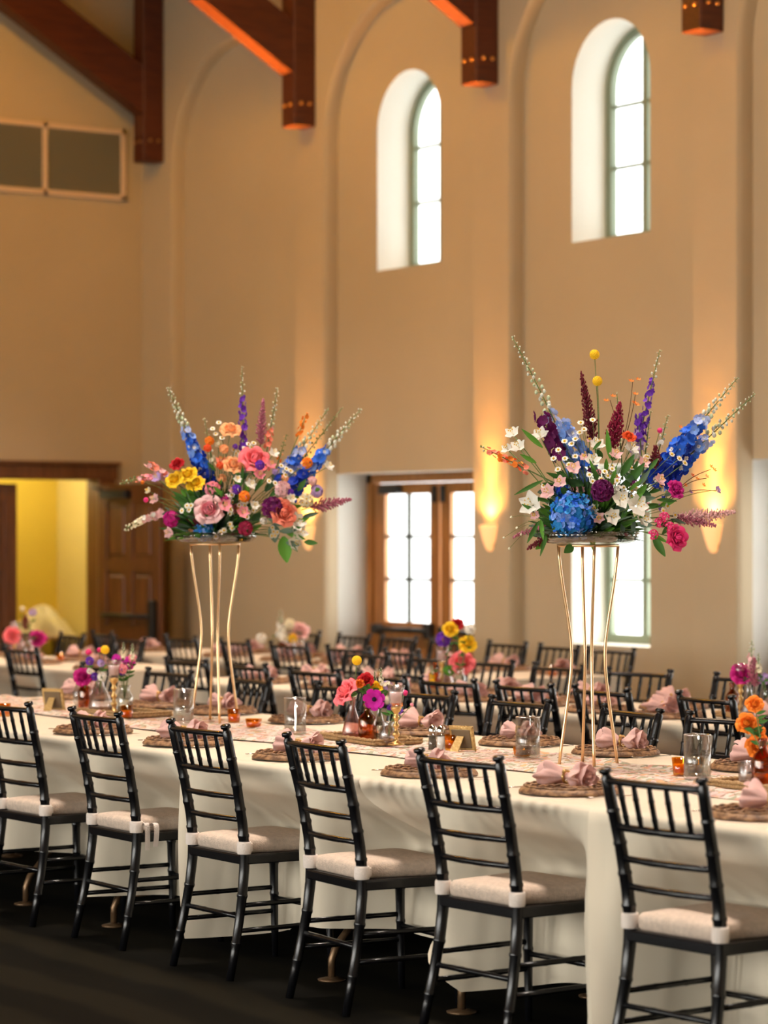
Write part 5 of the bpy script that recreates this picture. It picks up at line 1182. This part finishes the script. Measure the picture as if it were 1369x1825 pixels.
def bloom(kind, px, py, d, base, label, m, r, cat='flower', group=None, nd=None, extra=None):
    """one cut stem in a vase: base = mouth of the vase, head seen at pixel (px,py) at depth d"""
    h = at_d(px, py, d); base = Vector(base); t = thing(kind, label, cat, base, 0, group); p = h - base
    n = Vector(nd) if nd else (-BACKV * .9 + Vector((0, 0, .45)) + Vector((p.x, p.y, 0)) * 2).normalized()
    g = MB()
    if kind in ('ranunculus', 'rose', 'peony'): rose(g, p, n, r, m)
    elif kind == 'anemone': floret(g, p, n, r, 7, m, .25, 1.0); floret(g, p + n * .002, n, r * .8, 6, m, .4, 1.0); g.ball(p + n * r * .12, r * .22, 'dark_center', 8, 5)
    elif kind == 'billy_ball': craspedia(g, p, Vector((0, 0, 0)), r)
    elif kind == 'stock': ruffle(g, p, n, r, m, 12)
    elif kind == 'thistle': g.ball(p, r, m, 8, 6, jit=.08)
    elif kind == 'feverfew':
        for k in range(6): daisy(g, p + Vector((FR.uniform(-1, 1), FR.uniform(-1, 1), FR.uniform(-.6, .6))) * r, n, r * .38)
    elif kind == 'snapdragon': spike(g, p - Vector((0, 0, r * 3)), p + Vector((0, 0, r * 2)), [(0, m)], r * .5, r * .22, 20, bud_from=.55, start=.1)
    elif kind == 'astilbe': astilbe(g, p - Vector((0, 0, r * 2.5)), p + Vector((0, 0, r * 2)), r, m, 40)
    elif kind == 'lily': lily(g, p, n, r, m)
    g.build('flower_head', t)
    g = MB(); e = p - n * r * .35 if kind not in ('snapdragon', 'astilbe') else p - Vector((0, 0, r * 2.5))
    if kind != 'billy_ball': g.tube(bez((0, 0, -0.05), e, (0, 0, .008)), .0017, 'stem', 5)
    else: g.tube([(0, 0, -.05), (0, 0, .0)], .0016, 'stem', 5)
    if kind in ('ranunculus', 'peony', 'stock', 'rose', 'snapdragon'):
        for k in range(4): a = FR.uniform(0, 6.3); q = e * FR.uniform(.35, .85); blade(g, q, q + Vector((math.cos(a) * .035, math.sin(a) * .035, .012)), .014, 'leaf')
    g.build('stem', t); return t
TOPZ = RZ + 0.008
# --- middle cluster: pink bottle, amber bottle, two clear vases, candlestick on a woven tray
c0 = at_z(668, 1321, RZ); c0 = Vector((c0.x, 6.03, RZ)); dM = depth(c0)
wicker_tray(c0, 0.46, 0.21, R(-6), 'long woven tray holding the pink and amber bottles')
def onp(px, y, z=TOPZ): r = ray(px, 1000); t = y / r.y; return Vector((r.x * t, y, z))
pk = onp(628, 5.99); bottle('bud_vase', 'pink textured glass bud vase on the woven tray', pk, BUD(.165, .040), 'pink_glass', rf=diam(14, 160, .03))
ab = onp(655, 6.0); bottle('bud_vase', 'amber glass apothecary bottle on the woven tray beside the pink vase', ab, APO(.145, .037), 'brown_glass')
cv = onp(676, 6.06); bottle('bud_vase', 'slim clear glass bud vase behind the amber bottle', cv, BUD(.15, .028), 'clear_glass', fill=(.02, .06))
cs = onp(692, 5.97); bottle('bud_vase', 'squat cut clear glass vase beside the brass candlestick', cs, JAR(.085, .036), 'frost_glass', rf=diam(10, 90, .05))
candlestick(onp(706, 5.95), 'brass candlestick with a rippled glass cup on the tray with the pink vase', .150, 'brass candlesticks on the front table')
up = Vector((0, 0, 1))
bloom('peony', 614, 1231, dM, pk + up * .16, 'large coral pink open bloom in the pink vase', 'rose', .050, nd=tuple(-RIGHTV * .75 - BACKV * .45 + Vector((0, 0, .55)))); bloom('billy_ball', 636, 1177, dM, pk + up * .16, 'yellow ball flower standing high above the pink vase', 'yellow', .0195)
bloom('ranunculus', 652, 1211, dM + .03, ab + up * .14, 'deep red bloom above the amber bottle', 'red', .026); bloom('ranunculus', 641, 1218, dM + .02, ab + up * .14, 'small orange bloom tucked beside the deep red one', 'orange', .016); bloom('ranunculus', 672, 1224, dM + .04, ab + up * .14, 'yellow bloom behind the magenta anemone', 'yellow', .022)
bloom('anemone', 667, 1246, dM - .05, ab + up * .14, 'magenta anemone hanging over the amber bottle', 'fuchsia', .044, nd=tuple(-BACKV + Vector((0, 0, -.1))))
bloom('snapdragon', 679, 1205, dM + .05, cv + up * .14, 'pale green budded spire rising from the slim clear vase', 'cream', .016); bloom('snapdragon', 668, 1208, dM + .06, cv + up * .14, 'second pale budded spire rising behind the deep red bloom', 'white', .013); bloom('stock', 690, 1222, dM + .05, cv + up * .14, 'cream and purple stock beside the glass candle cup', ('cream', 'lilac'), .022)
bloom('thistle', 722, 1235, dM, cs + up * .08, 'round magenta bud on a thin stalk beside the candle cup', 'hot_pink', .012); bloom('ranunculus', 708, 1254, dM + .03, cs + up * .08, 'orange bloom behind the brass candlestick', 'orange', .018); bloom('anemone', 708, 1268, dM + .0, cs + up * .08, 'purple and red bloom low behind the candlestick', 'purple', .022); bloom('thistle', 734, 1256, dM, cs + up * .08, 'small pink bud on a bending stalk near the candlestick', 'pink', .008); bloom('stock', 697, 1262, dM + .03, cs + up * .08, 'dark violet stock low in the cut glass vase', 'purple', .018)
# --- cluster by the easel frame: amber bottle, big pale vase, clear vase, candlestick
c1 = at_z(176, 1276, RZ); c1 = Vector((c1.x, 5.99, RZ)); dL = depth(c1)
wicker_tray(c1, 0.46, 0.22, R(4), 'long woven tray holding the large pale textured vase')
a1 = onp(152, 5.98); bottle('bud_vase', 'amber glass bottle on the tray with the large pale vase', a1, APO(.15, .034), 'brown_glass')
v1 = onp(178, 5.95); bottle('bud_vase', 'large pale rose textured glass vase with swirled ribs', v1, BUD(.17, .055), 'frost_glass', rf=diam(9, 120, .06))
b1 = onp(222, 6.05); bottle('bud_vase', 'round clear glass vase beside the large pale vase', b1, JAR(.12, .04), 'clear_glass', rf=diam(8, 80, .04), fill=(.03, .06))
d1 = onp(143, 6.04); bottle('bud_vase', 'faceted clear glass jar behind the amber bottle', d1, JAR(.13, .035), 'clear_glass', rf=diam(8, 80, .04))
candlestick(onp(203, 5.93), 'brass candlestick with a rippled glass cup beside the large pale vase', .165, 'brass candlesticks on the front table')
for k, px, py, m, r, v, lb in (('ranunculus', 147, 1206, 'magenta', .034, a1, 'deep magenta bloom leaning over the amber bottle'), ('stock', 160, 1178, 'purple', .022, a1, 'violet bloom high over the amber bottle'), ('thistle', 158, 1162, 'hot_pink', .015, a1, 'bright pink bud above the violet bloom'), ('stock', 168, 1206, 'purple', .022, v1, 'violet bloom at the mouth of the large pale vase'),
                           ('billy_ball', 187, 1158, 'yellow', .020, v1, 'yellow ball flower above the large pale vase'), ('thistle', 177, 1158, 'hot_pink', .011, v1, 'pink bud next to the yellow ball flower of the pale vase'), ('stock', 182, 1206, 'white', .024, v1, 'white bloom at the mouth of the large pale vase'), ('stock', 180, 1182, 'lilac', .020, v1, 'pale lilac bloom in the large pale vase'), ('stock', 160, 1196, 'white', .016, v1, 'white filler bloom over the amber bottle'),
                           ('stock', 229, 1182, 'fuchsia', .034, b1, 'bright pink stock in the round clear vase'), ('stock', 218, 1192, 'pink', .026, b1, 'pink stock low in the round clear vase'), ('stock', 236, 1172, 'pink', .022, b1, 'pink stock at the edge of the round clear vase'), ('stock', 208, 1175, 'fuchsia', .026, b1, 'pink stock behind the glass candle cup'), ('snapdragon', 220, 1158, 'cream', .016, b1, 'budded green spire over the pink stock'), ('snapdragon', 236, 1160, 'cream', .016, b1, 'leaning budded green spire over the pink stock'), ('stock', 218, 1198, 'purple', .018, b1, 'violet bloom under the pink stock')):
    bloom(k, px, py, dL + FR.uniform(-.04, .05), v + up * (.14 if v is not b1 else .11), lb, m, r)
# --- cluster with orange ranunculus at the edge of the picture
c2 = Vector((-6.66, 5.97, RZ)); dR = depth(c2)
wicker_tray(c2 + Vector((.10, 0, 0)), 0.46, 0.21, R(3), 'woven tray under the amber bottle with the orange flowers')
a2 = onp(1360, 5.93); bottle('bud_vase', 'amber glass bottle holding the orange ranunculus', a2, APO(.155, .036), 'brown_glass')
t = onp(1331, 5.90); g0 = bottle('tumbler', 'faceted pale amber glass tumbler beside the amber bottle', t, [(0, 0), (.024, 0), (.026, .006), (.029, .080)], 'frost_glass', rf=diam(7, 120, .05)); g0['category'] = 'glass'
for px, py, r, lb in ((1332, 1288, .030, 'orange ranunculus drooping on a bent stem to the side'), (1354, 1329, .036, 'orange ranunculus hanging lowest over the amber bottle'), (1345, 1254, .024, 'orange ranunculus highest above the amber bottle'), (1351, 1303, .020, 'small orange ranunculus between the two larger ones')):
    bloom('ranunculus', px, py, dR + FR.uniform(-.03, .03), a2 + up * .15, lb, 'orange', r)
# --- clusters on the rear tables
def rear_cluster(px, y, where, blooms, candle=None, z=TZ + .004, trayed=True):
    c = onp(px, y, z); d = depth(c)
    if trayed: wicker_tray(c, 0.42, 0.075, 0, 'woven tray of bud vases ' + where, 'woven trays on the rear tables')
    va = []
    for k, (dx, m, pf) in enumerate(((-.13, 'brown_glass', APO(.15, .034)), (-.02, 'frost_glass', BUD(.16, .04)), (.10, 'clear_glass', JAR(.13, .035)))):
        p = c + Vector((dx, 0, .008)); va.append(p)
        bottle('bud_vase', ('amber bottle ', 'pale textured bud vase ', 'clear glass vase ')[k] + where, p, pf, m, 'bud vases on the rear tables')
    for kind, bx, by, m, r, lb in blooms:
        v = min(va, key=lambda q: abs((CX + FPX * q.dot(RIGHTV) / depth(q)) - bx)); bloom(kind, bx, by, d + FR.uniform(-.03, .03), v + up * .14, lb + ' ' + where, m, r)
    if candle is not None: candlestick(onp(candle, y - .01, z + .008), 'brass candlestick with a glass cup ' + where, .16, 'candlesticks on the rear tables')
rear_cluster(800, 8.32, 'before the wooden glazed door', (('stock', 790, 1140, 'purple', .045, 'purple bloom'), ('ranunculus', 803, 1121, 'yellow', .034, 'golden bloom'), ('ranunculus', 834, 1147, 'yellow', .040, 'bright yellow bloom'), ('peony', 824, 1180, 'rose', .055, 'coral pink bloom'), ('ranunculus', 815, 1112, 'red', .028, 'dark red bloom'), ('stock', 838, 1122, 'white', .032, 'white bloom'), ('stock', 800, 1195, 'leaf_bright', .035, 'green filler bloom'), ('snapdragon', 770, 1200, 'yellow', .02, 'yellow green spire')), 788)
rear_cluster(1340, 8.32, 'at the middle table edge by the pilaster', (('ranunculus', 1322, 1200, 'magenta', .042, 'magenta bloom'), ('astilbe', 1345, 1200, 'dusty_rose', .035, 'dusty rose plume'), ('snapdragon', 1340, 1165, 'pale_pink', .03, 'pale pink spire'), ('stock', 1362, 1210, 'lilac', .03, 'lilac bloom'), ('snapdragon', 1352, 1180, 'cream', .02, 'budded green spire')), 1320)
rear_cluster(38, 8.32, 'on the table beside the open wooden door', (('ranunculus', 67, 1137, 'magenta', .05, 'magenta bloom'), ('astilbe', 45, 1110, 'burgundy', .03, 'burgundy plume'), ('stock', 58, 1092, 'lilac', .03, 'lilac bloom'), ('stock', 40, 1085, 'cream', .02, 'cream bloom'), ('peony', 22, 1132, 'rose', .05, 'coral pink bloom')), 26)
rear_cluster(522, 9.90, 'at the end of the wall table before the blank niche', (('snapdragon', 500, 1108, 'white', .04, 'white spire'), ('peony', 534, 1124, 'pale_pink', .055, 'pale pink bloom'), ('stock', 516, 1112, 'cream', .04, 'cream bloom'), ('stock', 522, 1137, 'yellow', .035, 'pale yellow bloom'), ('stock', 506, 1137, 'white', .035, 'white bloom'), ('stock', 466, 1138, 'white', .04, 'low white bloom')), None)
